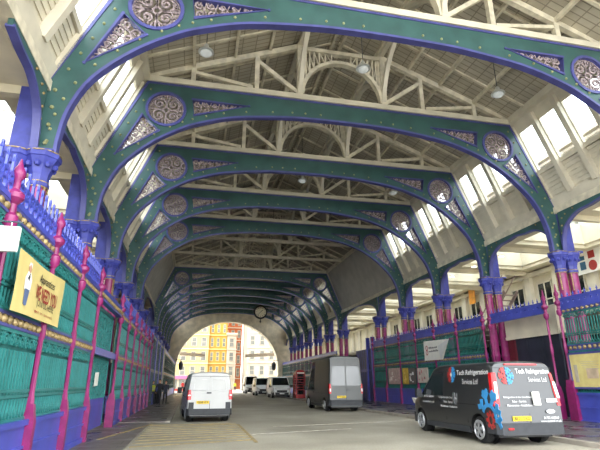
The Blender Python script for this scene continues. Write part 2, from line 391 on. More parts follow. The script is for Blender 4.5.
# ------------------------------------------------------------------ sloping clerestory sides
SL = math.hypot(8.93-10.66, 14.1-9.6); SD = ((8.93-10.66)/SL, (14.1-9.6)/SL)   # along the slope, upwards
def sp(side, s, n, y):       # slope coordinates; n towards the hall
    w = 10.66+SD[0]*s-SD[1]*n; z = 9.6+SD[1]*s-(-SD[0])*n
    return (CX+side*w, y, z)
def sbox(m, side, y0, y1, s0, s1, n0, n1):
    vs = [sp(side, s, n, y) for y in (y0, y1) for s in (s0, s1) for n in (n0, n1)]
    m.add(vs, [(0, 1, 3, 2), (4, 6, 7, 5), (0, 4, 5, 1), (2, 3, 7, 6), (0, 2, 6, 4), (1, 5, 7, 3)])
WN = 0
WS0, WS1 = 2.0, 4.2
for side, sn in ((-1, 'left'), (1, 'right')):
    m = MB()
    bays = list(range(0, 15))
    for i in bays:
        ya, yb = AY(i-1), AY(i) if i < 14 else AY(14)
        if i == 14: ya, yb = AY(13), AY(14)
        plain = i in (6, 7, 8)
        if plain:
            sbox(m, side, ya, yb, .1, 4.8, -.15, 0); continue
        sbox(m, side, ya, yb, 0, .5, -.2, .12)                 # eaves cornice
        sbox(m, side, ya, yb, .5, WS0-.12, -.2, -.1)           # boarding
        for k in range(6): sbox(m, side, ya, yb, .62+k*.21, .76+k*.21, -.1, -.06)
        sbox(m, side, ya, yb, WS0-.16, WS0, -.2, .04)
        sbox(m, side, ya, yb, WS1, 4.83, -.2, .0)
        bw = (yb-ya)/4
        for k in range(5): sbox(m, side, max(ya, ya+k*bw-.13), min(yb, ya+k*bw+.13), .45, 4.6, -.2, .12 if k in (0, 4) else .2)
        WN += 1
        f = MB()
        for k in range(4):
            a, b = ya+k*bw+.13, ya+(k+1)*bw-.13
            sbox(f, side, a, a+.14, WS0, WS1, -.16, -.02); sbox(f, side, b-.05, b, WS0, WS1, -.16, -.02)
            sbox(f, side, a, b, WS0, WS0+.06, -.16, -.02); sbox(f, side, a, b, WS1-.06, WS1, -.16, -.02)
        fo = struct(f.build('window_%d' % WN, M_CREAM))
        for k in range(4):
            g = MB(); sbox(g, side, ya+k*bw+.27, ya+(k+1)*bw-.18, WS0+.06, WS1-.06, -.1, -.09); g.build('pane', M_GLASS, fo)
    struct(m.build('wall_'+sn, M_CREAM))
    m = MB().box(CX+side*8.72, Y0R, 14.02, CX+side*9.2, 88, 14.42)          # top plate
    m.map(lambda x, y, z: (x, y, z)); struct(m.build('trim_1' if side < 0 else 'trim_2', M_CREAM))
    m = MB()
    sbox(m, side, AY(5)+.2, AY(8)-.2, .1, 4.8, 0, .02)
    struct(m.build('wall_%s_plain_slope' % sn, M_GREYP))
    struct(MB().box(CX+side*10.45, Y0R, 9.3, CX+side*10.85, 88, 9.62).build('trim_3' if side < 0 else 'trim_4', M_CREAMD))

# ------------------------------------------------------------------ columns with longitudinal brackets
CAP = [(.235, 6.42), (.27, 6.46), (.27, 6.54), (.24, 6.58), (.25, 6.75), (.33, 7.0), (.43, 7.2), (.46, 7.22), (.46, 7.36)]
def make_column(wide):
    r = thing('iron_column', '', 'column')
    # local +x points away from the hall, column stands at w = 10.35
    MB().box(-.42, -.38, 0, 1.02, .38, .95).box(-.48, -.44, 0, 1.08, .44, .3).build('pedestal', M_CBLUE, r)
    for x, y in ((0, 0), (.62, .0)):
        m = MB().lathe([(.3, .95), (.3, 1.1), (.23, 1.2), (.22, 2.9), (.25, 2.95), (.25, 3.05), (.22, 3.1), (.21, 6.44)], (x, y, 0), 'z', 14)
        sh = m.build('shaft', M_PINK, r, True)
        c = MB().lathe(CAP, (x, y, 0), 'z', 8)
        for k in range(8):
            t = 2*PI*k/8
            c.ball((x+.33*math.cos(t), y+.33*math.sin(t), 7.02), .09, 6, 4)
        c.build('capital', M_CBLUE, r)
        g = MB()
        for z in (6.42, 6.56, 7.36): g.ring((x, y, z), .24 if z < 7 else .44, .022, 'z', 14, 4)
        for q in (-.12, .12): g.lathe([(.03, 5.6), (.03, 6.4)], (x-.2, y+q, 0), 'z', 5)
        g.build('gilt_band', M_GOLD, r)
    MB().box(.3, -.2, 7.36, .8, .2, 9.3).box(.25, -.26, 7.36, .36, -.12, 9.3).box(.25, .12, 7.36, .36, .26, 9.3).box(-.3, -.34, 7.36, 1.1, .34, 7.44).build('pilaster', M_CBLUE, r)
    return r
def bracket(r, d, span, zap):
    lo = catmull([(.28, 7.44), (.36, 8.0), (.28+span*.13, 8.55), (.28+span*.38, 8.95), (.28+span*.68, zap-.1), (span, zap)], 5)
    lo = [(d*a, b) for a, b in lo]
    b = MB().plate(lo+[(d*span, 9.32), (d*.28, 9.32)], [], .12, .24)
    for x, z, q in ((.52, 8.95, .1), (.75, 9.08, .07), (.45, 8.6, .06), (1.0, 9.16, .06)):
        b.ring((d*x, .18, z), q, .03, n=10, m=4)
    b.map(lambda x, y, z: (y, x, z)); o = b.build('spandrel_bracket', M_TEAL, r)
    MB().strip(lo, .08, .08, .28).map(lambda x, y, z: (y, x, z)).build('bracket_flange', M_BLUE, o)
    g = MB()
    for x, z in ((.52, 8.95), (.75, 9.08), (.45, 8.6), (.4, 8.25), (1.25, 9.2)): g.ball((.11, d*x, z), .045, 6, 4)
    g.build('gilt_boss', M_GOLD, o)
cA = make_column(0)
for d in (1, -1): bracket(cA, d, BAY/2, 9.12)
def place(root, lst, grp):
    note(root)
    for n, (lb, loc, rz) in enumerate(lst):
        if n == 0: root.location = loc; root.rotation_euler = (0, 0, rz); root['label'] = lb; root['group'] = grp
        else: dup(root, lb, loc, rz, group=grp)
lst = []
for side, sn in ((-1, 'left'), (1, 'right')):
    for i in (1, 2, 3, 4, 5, 9, 10, 11, 12, 13, 14):
        if side > 0 and i == 1: continue
        if i <= 5: lb = 'magenta iron column with blue capital on the %s, carrying the %s' % (sn, ['', 'nearest arch', 'second arch', 'third arch', 'fourth arch', 'fifth arch'][i])
        else: lb = 'far dark magenta column on the %s, %s beyond the plain grey slope' % (sn, ORD[i-7])
        lst.append((lb, (CX+side*10.35, AY(i), 0), 0 if side > 0 else PI))
place(cA, lst, 'iron columns along both sides of the hall')
cB = make_column(1); bracket(cB, -1, BAY/2, 9.12); bracket(cB, 1, BAY, 9.25)
cC = make_column(1); bracket(cC, 1, BAY/2, 9.12); bracket(cC, -1, BAY, 9.25)
gB = 'columns either side of the crossing'
place(cB, [('iron column on the right at the near end of the plain grey slope', (CX+10.35, AY(6), 0), 0), ('iron column on the left at the far end of the plain grey slope', (CX-10.35, AY(8), 0), PI)], gB)
place(cC, [('iron column on the right at the far end of the plain grey slope', (CX+10.35, AY(8), 0), 0), ('iron column on the left at the near end of the plain grey slope', (CX-10.35, AY(6), 0), PI)], gB)

# ------------------------------------------------------------------ railing panels and posts
def make_panel(W, z1, z2, z3, z4, z5, z6, barm, backm, open_upper, lacy, boarded=True):
    r = thing('iron_railing', '', 'railing')
    p = MB().box(0, -.06, 0, W, .12, z1-.06).box(0, -.12, z1-.1, W, .12, z1).box(0, -.1, z1*.48, W, .0, z1*.53).box(0, -.12, 0, W, .1, .14)
    p.build('plinth', M_RBLUE, r)
    def grille(a, b, nm):
        g = MB(); h = b-a
        g.box(0, -.03, a, W, .03, a+.05).box(0, -.03, b-.06, W, .03, b)
        n = int(W/.145)
        lo, hi = a+h*.34, b-h*.22
        for k in range(n): x = (k+.5)*W/n; g.box(x-.02, -.025, lo, x+.02, .01, hi)
        g.box(0, -.03, lo-.03, W, .02, lo+.02).box(0, -.03, a+h*.26, W, .02, a+h*.29)
        for k in range(n):
            x = (k+.5)*W/n
            g.ring((x, -.005, a+h*.315), .028, .014, n=7, m=4)
            g.strip(catmull([(x-W/n/2, a+.05), (x-.01, a+h*.13), (x, a+h*.25)], 3), .022, -.025, .01)
            g.strip(catmull([(x+W/n/2, a+.05), (x+.01, a+h*.13), (x, a+h*.25)], 3), .022, -.025, .01)
        q = int(W/.45)
        for k in range(q):
            x = (k+.5)*W/q; R = W/q/4
            for s in (-1, 1):
                g.strip(spiral((x+s*R, hi+R*1.05), R*.88, 1.5, PI/2-s*PI/2, s, 14), .026, -.03, .012)
                g.ring((x+s*R, -.01, hi+R*2.5), R*.5, .016, n=8, m=4)
            g.ring((x, -.01, hi+R*2.1), R*.42, .016, n=8, m=4)
        g.build(nm, barm, r)
    grille(z1, z2, 'lower_grille'); grille(z3, z4, 'upper_grille')
    if boarded: MB().box(0, .05, z1, W, .08, z2).build('lower_backing', backm, r)
    if not open_upper: MB().box(0, .05, z3, W, .08, z4).build('upper_backing', backm, r)
    def rosettes(a, b, nm):
        o = MB().box(0, -.05, a, W, .08, a+.05).box(0, -.05, b-.05, W, .08, b).box(0, .0, a, W, .06, b).build(nm, M_BLUE, r)
        g = MB(); n = int(W/.26)
        for k in range(n): g.lathe([(.085, 0), (.085, -.03), (.05, -.065), (.02, -.08)], ((k+.5)*W/n, 0, (a+b)/2), 'y', 8)
        g.build('rosette_studs', M_GOLD, o)
    rosettes(z2, z3, 'rosette_band'); rosettes(z4, z5, 'top_frieze')
    c = MB().box(0, -.06, z5, W, .06, z5+.09)
    h = z6-z5; n = int(W/(.24 if lacy else .3))
    if lacy:
        for k in range(n):
            x = (k+.5)*W/n; R = W/n/2*.86
            for zz, q in ((z5+.09+R, R), (z5+.09+R*2.6, R*.7)):
                c.strip([(x+q*a, zz+q*b) for a, b in disc(1, 10)], .05, -.025, .025, True)
            c.strip([(x-R, z5+h*.52), (x+R, z5+h*.52)], .05, -.03, .03)
            c.strip([(x, z5+h*.5), (x, z5+h*.94)], .05, -.02, .02)
            c.add([(x-.06, 0, z5+h*.8), (x, -.03, z5+h*.8), (x+.06, 0, z5+h*.8), (x, .03, z5+h*.8), (x, 0, z6)], [(0, 1, 4), (1, 2, 4), (2, 3, 4), (3, 0, 4), (0, 3, 2, 1)])
    else:
        hs = []
        for k in range(n): hs.append([((k+.5)*W/n+.05*math.cos(2*PI*j/8), z5+.09+h*.3+.05*math.sin(2*PI*j/8)) for j in range(8)])
        c.plate([(0, z5+.09), (W, z5+.09), (W, z5+h*.68), (0, z5+h*.68)], hs, -.04, .04)
        c.box(0, -.07, z5+h*.62, W, .07, z5+h*.7)
        for k in range(n):
            x = (k+.5)*W/n; c.strip([(x, z5+h*.6), (x, z5+h*.9)], .035, -.015, .015); c.ball((x, 0, z5+h*.84), .045, 6, 4)
            c.lathe([(.03, z5+h*.86), (.004, z6)], (x, 0, 0), 'z', 5)
    c.build('cresting', M_RBLUE, r)
    return r
def make_post(H, z1, zb, ztop, fat=0):
    r = thing('railing_post', '', 'post')
    m = MB().lathe([(.055, z1), (.085, z1+.1), (.07, z1+.35), (.052, z1+.45), (.052, zb-.2), (.075, zb-.12), (.075, zb+.2), (.052, zb+.28), (.05, ztop-.25)], (0, -.06, 0), 'z', 8)
    m.build('shaft', M_PINK, r, True)
    w = .08+fat
    MB().box(-w, -.2, 0, w, .1, z1-.05).prism([(-.2, z1-.05), (-.14, z1+.26), (.02, z1+.26), (.1, z1-.05)], -w*.9, w*.9, 'yz').build('base', M_PINK, r)
    f = MB().lathe([(.05, ztop-.25), (.12, ztop-.15), (.12, ztop), (.07, ztop+.05), (.065, ztop+.2), (.15, ztop+.3), (.15, ztop+.38), (.06, ztop+.46), (.06, ztop+.62), (.11, ztop+.7), (.1, ztop+.78), (.045, ztop+.88), (.012, H)], (0, -.06, 0), 'z', 10)
    f.build('finial', M_PINK, r, True)
    return r
XL, XR = -3.05, 15.9
LW = 2.6
pl = make_panel(LW, .97, 2.48, 2.72, 4.15, 4.36, 5.18, M_RTEAL, M_RTEALD, False, True); note(pl)
spots = []
nl = ['teal railing panel at the far left edge, below the white box', 'teal railing panel on the left carrying the yellow banner', 'teal railing panel on the left just beyond the yellow banner', 'teal railing panel on the left just before the gate']
for k in range(4): spots.append((nl[k], (XL, 5.25+k*LW, 0)))
for k in range(6): spots.append(('teal railing panel on the left, %s beyond the gate' % ORD[k+1], (XL, 20.5+k*LW, 0)))
for n, (lb, loc) in enumerate(spots):
    if n == 0: pl.location = loc; pl.rotation_euler = (0, 0, PI/2); pl['label'] = lb; pl['group'] = 'teal railing panels on the left'
    else: dup(pl, lb, loc, PI/2, group='teal railing panels on the left')
po = make_post(5.12, .97, 2.6, 4.12); note(po)
py = [7.85, 10.45, 13.05, 15.65, 20.5]+[20.5+LW*k for k in range(1, 7)]
pn = ['magenta post at the left edge of the yellow banner', 'magenta post behind the right edge of the yellow banner', 'magenta post on the left between the yellow banner and the gate', 'magenta post on the near side of the left gate', 'magenta post on the far side of the left gate']+['magenta post on the left, %s beyond the gate' % ORD[k] for k in range(1, 7)]
for n, (y, lb) in enumerate(zip(py, pn)):
    if n == 0: po.location = (XL, y, 0); po.rotation_euler = (0, 0, PI/2); po['label'] = lb; po['group'] = 'magenta posts of the left railing'
    else: dup(po, lb, (XL, y, 0), PI/2, group='magenta posts of the left railing')
# right side
RW = 2.905
pr_ = make_panel(RW, 1.2, 2.88, 3.14, 4.52, 4.66, 5.4, M_RGREEN, M_RGREEND, True, False); note(pr_)
spots = [('green railing panel at the right edge, behind the cream noticeboard', (XR, 18.1, 0))]
for k in range(6):
    spots.append((['green railing panel just left of the navy door, behind the black van', 'green railing panel holding the right half of the white banner', 'green railing panel holding the left half of the white banner', 'green railing panel above the yellow poster on the right', 'green railing panel above the pink poster on the right', 'green railing panel nearest the grey van'][k], (XR, AY(3)+RW*(k+1), 0)))
for n, (lb, loc) in enumerate(spots):
    if n == 0: pr_.location = loc; pr_.rotation_euler = (0, 0, -PI/2); pr_['label'] = lb; pr_['group'] = 'green railing panels on the right'
    else: dup(pr_, lb, loc, -PI/2, group='green railing panels on the right')
pp = make_post(5.75, 1.2, 3.0, 4.6); note(pp)
ys = [19.05, 23.45]+[AY(3)+RW*k for k in range(0, 7)]
pn = ['slim magenta post at the near side of the navy door', 'slim magenta post at the far side of the navy door', 'magenta post on the right beside the third arch column']+['magenta post on the right, %s along from the navy door' % ORD[k+2] for k in range(6)]
for n, (y, lb) in enumerate(zip(ys, pn)):
    if n == 0: pp.location = (XR, y, 0); pp.rotation_euler = (0, 0, -PI/2); pp['label'] = lb; pp['group'] = 'magenta posts of the right railing'
    else: dup(pp, lb, (XR, y, 0), -PI/2, group='magenta posts of the right railing')
fp = make_post(5.85, 1.45, 3.0, 4.65, .16)
fp.location = (XR, 18.2, 0); fp.rotation_euler = (0, 0, -PI/2); fp['label'] = 'thick-based magenta post beside the cream noticeboard on the right'
# cresting over the doorway on the right
gb = thing('gate_cresting', 'blue spiked cresting beam spanning above the navy doorway', 'railing', (XR, 23.4, 0), -PI/2)
m = MB().box(0, -.06, 4.66, 4.3, .06, 4.75)
hs = [[((k+.5)*4.3/14+.05*math.cos(2*PI*j/8), 4.97+.05*math.sin(2*PI*j/8)) for j in range(8)] for k in range(14)]
m.plate([(0, 4.75), (4.3, 4.75), (4.3, 5.16), (0, 5.16)], hs, -.04, .04).box(0, -.07, 5.12, 4.3, .07, 5.18).build('beam', M_RBLUE, gb)
m = MB()
for k in range(14): m.strip([((k+.5)*4.3/14, 5.1), ((k+.5)*4.3/14, 5.3)], .035, -.015, .015).ball(((k+.5)*4.3/14, 0, 5.26), .045, 6, 4).lathe([(.03, 5.28), (.004, 5.42)], ((k+.5)*4.3/14, 0, 0), 'z', 5)
m.build('spikes', M_RBLUE, gb)
# far railings beyond the crossing, both sides
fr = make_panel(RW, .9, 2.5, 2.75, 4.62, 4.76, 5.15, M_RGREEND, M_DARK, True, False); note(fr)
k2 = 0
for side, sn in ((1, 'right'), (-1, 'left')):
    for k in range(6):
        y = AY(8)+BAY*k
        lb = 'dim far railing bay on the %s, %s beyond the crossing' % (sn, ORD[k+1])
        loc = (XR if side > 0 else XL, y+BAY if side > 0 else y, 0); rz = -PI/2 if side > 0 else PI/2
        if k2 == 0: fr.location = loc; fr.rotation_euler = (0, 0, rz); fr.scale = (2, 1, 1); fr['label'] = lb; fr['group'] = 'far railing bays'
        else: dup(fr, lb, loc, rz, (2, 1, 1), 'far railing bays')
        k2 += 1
# left gate
g = thing('iron_gate', 'open teal iron gate with blue foot panel on the left', 'gate', (XL-.22, 15.8, 0), math.radians(90))
MB().box(.1, .03, 1.1, 4.45, .05, 4.0).build('mesh_backing', M_RGREEND, g)
MB().box(0, -.04, .12, .1, .04, 4.1).box(4.45, -.04, .12, 4.55, .04, 4.1).box(0, -.04, 2.45, 4.55, .04, 2.7).box(0, -.04, 4.0, 4.55, .04, 4.12).build('gate_frame', M_RTEAL, g)
MB().box(.1, -.03, .12, 4.45, .03, 1.1).box(.3, -.05, .3, 4.2, -.03, .9).build('foot_panel', M_RBLUE, g)
m = MB()
for a, b in ((1.1, 2.45), (2.7, 4.0)):
    for k in range(16): x = .25+k*.27; m.box(x-.02, -.02, a, x+.02, .02, b)
    for k in range(8):
        x = .4+k*.54
        for zz in (a+.3, (a+b)/2, b-.3):
            m.strip(spiral((x, zz), .22, 1.5, k, 1 if k % 2 else -1, 12), .03, -.025, .02)
m.build('scrollwork', M_RTEAL, g)
gl = thing('gate_lintel', 'blue beam with gilt bosses over the left gate', 'railing', (XL, 15.65, 0), PI/2)
MB().box(0, -.08, 4.15, 4.85, .1, 4.55).build('beam', M_RBLUE, gl)
m = MB()
for k in range(16): m.lathe([(.085, 0), (.085, -.1), (.03, -.15)], ((k+.5)*4.85/16, 0, 4.3), 'y', 8)
m.build('rosette_studs', M_GOLD, gl)
MB().box(0, -.05, 2.48, 4.85, .06, 2.7).build('transom', M_RBLUE, gl)
tag(MB().box(-.24, -.007, -.22, .24, .0, .22).map(lambda x, y, z: (XL-.15, 18.1+x*1.2, 1.74+z+.04*x) if y < -.001 else (XL-.17, 18.1+x*1.2, 1.74+z+.04*x)).build('notice', M_PAPER), 'white paper notice fixed to the left gate', 'notice')

# ------------------------------------------------------------------ banners, boards, posters
def board(name, label, cat, loc, rz, w, h, m, depth=.02):
    r = thing(name, label, cat, loc, rz); return r
b = thing('banner', 'yellow recruiting banner with lettering hung on the left railing', 'banner', (XL+.17, 8.2, 0), PI/2)
M_YB = mat('banner_yellow', (206, 188, 122), .6, var=.05, scale=2)
nx, nz = 24, 8; vs = []; fs = []
def sag(u, v): return -.012*math.sin(u*9)-.02*math.sin(u*4+v*3)*(1-v)-.01
for q in (0, .006):
    for i in range(nx+1):
        for j in range(nz+1):
            u, v = i/nx, j/nz; vs.append((u*2.86+.03*(1-v), sag(u, v)+q, 2.7+v*1.0-.04*math.sin(PI*u)*v+.03*u))
N = (nx+1)*(nz+1)
for i in range(nx):
    for j in range(nz):
        a = i*(nz+1)+j; fs += [(a, a+nz+1, a+nz+2, a+1), (N+a, N+a+1, N+a+nz+2, N+a+nz+1)]
for i in range(nx):
    for j in (0, nz): a = i*(nz+1)+j; fs.append((a, a+nz+1, N+a+nz+1, N+a))
for j in range(nz):
    for i in (0, nx): a = i*(nz+1)+j; fs.append((a, a+1, N+a+1, N+a))
MB().add(vs, fs).build('sheet', M_YB, b, True)
def bmap(x, y, z): u, v = x/2.86, z-2.7; return (x, sag(u, v)-.012+y, z)
M_BRED = mat('banner_red', (150, 40, 40), .6, var=.05)
text('Apprentices', .95, .2, 1.68, 3.44, bold=.01, shear=.2).map(bmap).build('lettering', M_INK, b)
text('WE NEED YOU', 1.35, .27, 1.75, 3.19, bold=.02).map(bmap).build('lettering', M_BRED, b)
text('JOIN US HERE', 1.1, .16, 1.75, 2.99).map(bmap).build('lettering', M_INK, b)
text('get in touch', 1.2, .07, 1.7, 2.84).map(bmap).build('lettering', M_BRED, b)
fig = MB()
def bl(poly, mi): fig.prism([(x, z) for x, z in poly], -.004, .0, 'xz', mi)
bl([(.42, 2.86), (.5, 2.84), (.56, 2.86), (.64, 3.12), (.4, 3.12)], 2)
bl([(.36, 3.1), (.66, 3.1), (.7, 3.3), (.6, 3.42), (.46, 3.42), (.36, 3.3)], 1)
bl([(.53+.07*math.cos(t*PI/5), 3.47+.075*math.sin(t*PI/5)) for t in range(10)], 3)
bl([(.45, 3.5), (.62, 3.5), (.6, 3.58), (.48, 3.58)], 1)
bl([(.46, 3.3), (.55, 3.26), (.6, 3.38), (.56, 3.41)], 0)
fig.map(bmap).build('printed_figure', [M_INK, M_PAPER, mat('denim_print', (92, 112, 150), .7), M_SKIN], b)
wb = thing('white_box', 'white box sign with thin top bar at the left edge of the frame', 'sign', (-3.12, 7.5, 3.66), 0)
MB().box(-.7, -.04, -.2, .44, .04, .18).build('panel', M_PAPER, wb)
MB().tube([(-.7, 0, .26), (.46, 0, .26)], .014).tube([(.3, 0, .18), (.3, 0, .26)], .012).tube([(-.5, 0, .18), (-.5, 0, .26)], .012).build('rail', M_CHROME, wb)
# right noticeboard
nb = thing('noticeboard', 'cream noticeboard on the right railing at the frame edge', 'noticeboard', (XR-.09, 18.0, 0), -PI/2)
MB().box(0, -.04, 1.42, 3.2, 0, 2.72).build('board', mat('notice_cream', (222, 208, 136), .6, rgb2=(206, 186, 120), scale=2.5), nb)
MB().box(-.06, -.06, 2.72, 3.26, 0, 2.8).box(-.06, -.06, 1.34, 3.26, 0, 1.42).box(-.06, -.06, 1.34, 0, 0, 2.8).build('frame', M_BLUE, nb)
m = MB()
for k in range(5): m.box(.5+.05*k, -.046, 2.4-k*.07, 1.5-.1*(k % 2), -.04, 2.415-k*.07)
m.box(.15, -.046, 1.6, .34, -.04, 2.3); m.build('faded_print', mat('faded_ink', (186, 176, 158), .7), nb)
MB().box(.8, -.045, 1.75, 1.4, -.04, 2.15).build('faded_picture', mat('faded_picture', (200, 176, 150), .7), nb)
# white banner
wbn = thing('banner', 'white banner with red ring logo and turned-up corner on the right railing', 'banner', (XR-.16, 31.35, 0), -PI/2)
MB().prism([(0, 3.05), (0, 4.35), (3.5, 4.24), (2.55, 3.02)], -.004, .004).build('sheet', M_PAPER, wbn)
MB().add([(2.0, -.02, 3.9), (3.5, -.03, 4.24), (2.55, -.16, 3.02), (2.0, -.014, 3.9), (3.5, -.024, 4.24), (2.55, -.154, 3.02)], [(0, 2, 1), (3, 4, 5), (0, 1, 4, 3), (1, 2, 5, 4), (2, 0, 3, 5)]).build('turned_corner', M_WHITE, wbn)
m = MB()
for z in (3.86, 3.56): m.strip([(.42+.13*a, z+.15*b) for a, b in disc(1, 14)], .06, -.012, -.004, True)
m.build('ring_logo', M_VRED, wbn)
m = MB(); rnd = random.Random(5)
for z, x0, x1 in ((3.84, .7, 1.85), (3.62, .7, 2.0)):
    x = x0
    while x < x1: d = .06+.05*rnd.random(); m.box(x, -.01, z-.05, x+d, -.004, z+.06*rnd.random()+.02); x += d+.035
m.build('small_print', mat('grey_ink', (110, 110, 110), .7), wbn)
for nm, lb, y0, y1, z0, z1, c in (('poster', 'pink and white poster in the right railing nearest the grey van', 38.2, 35.9, 1.5, 2.72, (196, 168, 160)), ('poster', 'yellow poster in the right railing', 35.4, 34.4, 1.5, 2.66, (220, 184, 70)), ('poster', 'dark poster with white figures beside the yellow poster', 34.35, 33.1, 1.5, 2.62, (90, 84, 84)), ('poster', 'pale poster behind the black van bonnet', 32.9, 31.2, 1.6, 2.6, (208, 196, 184))):
    p = thing(nm, lb, 'poster', (XR-.05, y0, 0), -PI/2, 'posters in the right railing'); w = y0-y1
    MB().box(0, -.04, z0, w, -.01, z1).build('sheet', mat('poster_%d' % int(y0*10), c, .6, var=.1, scale=5), p)
    m = MB(); rnd = random.Random(int(y0*10))
    for k in range(6): a, q = rnd.uniform(.1, w-.45), rnd.uniform(z0+.1, z1-.35); m.box(a, -.046, q, a+rnd.uniform(.1, .35), -.04, q+rnd.uniform(.06, .25))
    m.build('printed_shapes', mat('poster_print_%d' % int(y0*10), [(230, 220, 214), (240, 214, 120), (220, 220, 220), (190, 120, 120)][[38.2, 35.4, 34.35, 32.9].index(y0)], .6), p)

# ------------------------------------------------------------------ aisles (galleries behind the railings)
XA, XB = -11.5, 24.0
def aisle(side, sn):
    xi = CX+side*10.9; xo = XB if side > 0 else XA
    a, b = min(xi, xo), max(xi, xo)
    # ceiling with roof lights
    m = MB(); n = MB()
    for i in range(1, 15):
        ya, yb = AY(i-1), AY(i)
        if i == 14: yb = AY(14)
        c0, c1 = a+(b-a)*.15, a+(b-a)*.85
        if i > 6 and side < 0: m.box(a, ya, 9.36, b, yb, 9.6).box(a, ya-.12, 9.1, b, ya+.12, 9.36); continue
        for q in ((c0, ya+.8, c0+.1, yb-.8), (c1-.1, ya+.8, c1, yb-.8), (c0, ya+.8, c1, ya+.9), (c0, yb-.9, c1, yb-.8)): m.box(q[0], q[1], 9.6, q[2], q[3], 10.9)
        m.box(a, ya, 9.36, c0, yb, 9.6).box(c1, ya, 9.36, b, yb, 9.6).box(c0, ya, 9.36, c1, ya+.8, 9.6).box(c0, yb-.8, 9.36, c1, yb, 9.6)
        m.box(a, ya-.12, 9.1, b, ya+.12, 9.36)
    struct(m.build('ceiling_%s_aisle' % sn, M_BAL))
    for i in range(1, 15 if side > 0 else 7):
        ya, yb = AY(i-1), AY(i); c0, c1 = a+(b-a)*.15, a+(b-a)*.85
        global WN
        WN += 1
        f = MB()
        for k in range(5): y = ya+.8+k*(yb-ya-1.6)/4; f.box(c0, y-.03, 10.8, c1, y+.03, 10.9)
        fo = struct(f.build('window_%d' % WN, M_CREAM))
        MB().box(c0, ya+.8, 10.84, c1, yb-.8, 10.855).build('pane', M_GLASS, fo)
    # back wall
    m = MB().box(min(xo, xo+side*.3), Y0R, 0, max(xo, xo+side*.3), 90, 10)
    w = struct(m.build('wall_%s_aisle' % sn, M_BAL))
    m = MB()
    for i in range(0, 29):
        y = AY(0)+i*BAY/2; m.box(min(xo, xo-side*.3), y-.3, 5.2, max(xo, xo-side*.3), y+.3, 9.36)
    m.box(min(xo, xo-side*.4), Y0R, 8.9, max(xo, xo-side*.4), 88, 9.15)
    m.box(min(xo, xo-side*.35), Y0R, 5.0, max(xo, xo-side*.35), 88, 5.25)
    struct(m.build('trim_%s_pilasters' % sn, M_CREAM))
    m = MB().box(min(xo, xo-side*.06), Y0R, 0, max(xo, xo-side*.06), 88, 4.4); struct(m.build('trim_%s_shopfronts' % sn, M_DARK))  # dark sheet paints the gloom of the shop-level interior onto the back wall
    for i in range(2, 17):
        y = AY(0)+(i+.5)*BAY/2; WN += 1
        f = MB().box(xo-side*.08, y-.75, 5.9, xo, y-.65, 8.4).box(xo-side*.08, y+.65, 5.9, xo, y+.75, 8.4).box(xo-side*.08, y-.75, 8.3, xo, y+.75, 8.4).box(xo-side*.08, y-.75, 5.9, xo, y+.75, 6.0).box(xo-side*.08, y-.04, 5.9, xo, y+.04, 8.4).box(xo-side*.08, y-.75, 7.1, xo, y+.75, 7.18)
        fo = struct(f.build('window_%d' % WN, M_CREAM)); MB().box(xo-side*.03, y-.65, 6.0, xo-side*.01, y+.65, 8.3).build('pane', M_WGLASS, fo)
aisle(1, 'right'); aisle(-1, 'left')
# downlights and handrail on the right
for n, (x, y) in enumerate(((19.0, 26.0), (18.85, 28.9), (18.95, 30.5), (19.0, 32.2))):
    d = thing('downlight', 'small round ceiling downlight in the right aisle, %s from the camera' % ORD[n+1], 'ceiling light', (x, y, 9.36), 0, 'downlights of the right aisle')
    MB().lathe([(.2, 0), (.2, -.03), (.15, -.04)], n=14).build('rim', M_CREAM, d); MB().lathe([(.14, -.03), (.14, -.05)], n=14).build('lens', M_GLOW, d)
h = thing('handrail', 'thin grey gallery handrail in front of the right gallery wall', 'handrail', (22.6, 12, 5.25))
m = MB().tube([(0, 0, 1.1), (0, 40, 1.1)], .035).tube([(0, 0, .6), (0, 40, .6)], .02)
m.build('rail', M_PLAST, h)
for k in range(15): MB().tube([(0, .4+k*2.8, 0), (0, .4+k*2.8, 1.1)], .03).build('baluster', M_PLAST, h)
struct(MB().box(19.5, Y0R, 4.95, 24, 88, 5.25).build('floor_right_gallery', M_BAL))
s = thing('wall_sign', 'white wall sign with blue and red squares in the right gallery', 'sign', (23.5, 24.75, 8.0), -PI/2)
MB().box(0, -.06, 0, 2.6, 0, 1.65).build('board', M_PAPER, s)
MB().box(.25, -.07, .85, .7, -.06, 1.35).box(.28, -.07, .25, .72, -.06, .75).build('blue_square', mat('sign_blue', (38, 92, 122), .5), s)
MB().box(1.0, -.07, .85, 1.5, -.06, 1.3).lathe([(.32, -.06), (.32, -.075)], (1.25, 0, .4), 'y', 14).build('red_square', M_VRED, s)
s = thing('orange_sign', 'orange upright sign on the right gallery wall', 'sign', (23.5, 37.3, 8.1), -PI/2)
MB().box(0, -.05, 0, .9, 0, 1.3).box(.1, -.06, .2, .8, -.05, .3).build('board', mat('sign_orange', (226, 150, 40), .5), s)
s = thing('staircase', 'slanting steel stair rising behind the right railing', 'stair', (18.3, 25.2, 0))
m = MB().bar((0, 0, 6.9), (0, 3.6, 4.0), .06, .2).bar((.9, 0, 6.9), (.9, 3.6, 4.0), .06, .2)
for k in range(10): m.box(0, .2+k*.34, 6.7-k*.275, .9, .48+k*.34, 6.74-k*.275)
m.bar((0, 0, 7.9), (0, 3.6, 5.0), .05, .05).bar((.9, 0, 7.9), (.9, 3.6, 5.0), .05, .05)
m.build('flight', mat('stair_steel', (150, 130, 120), .5), s)
for k in range(2): MB().box(k*.9-.05, 3.5, 0, k*.9+.05, 3.6, 4.1).build('leg', M_PLAST, s)
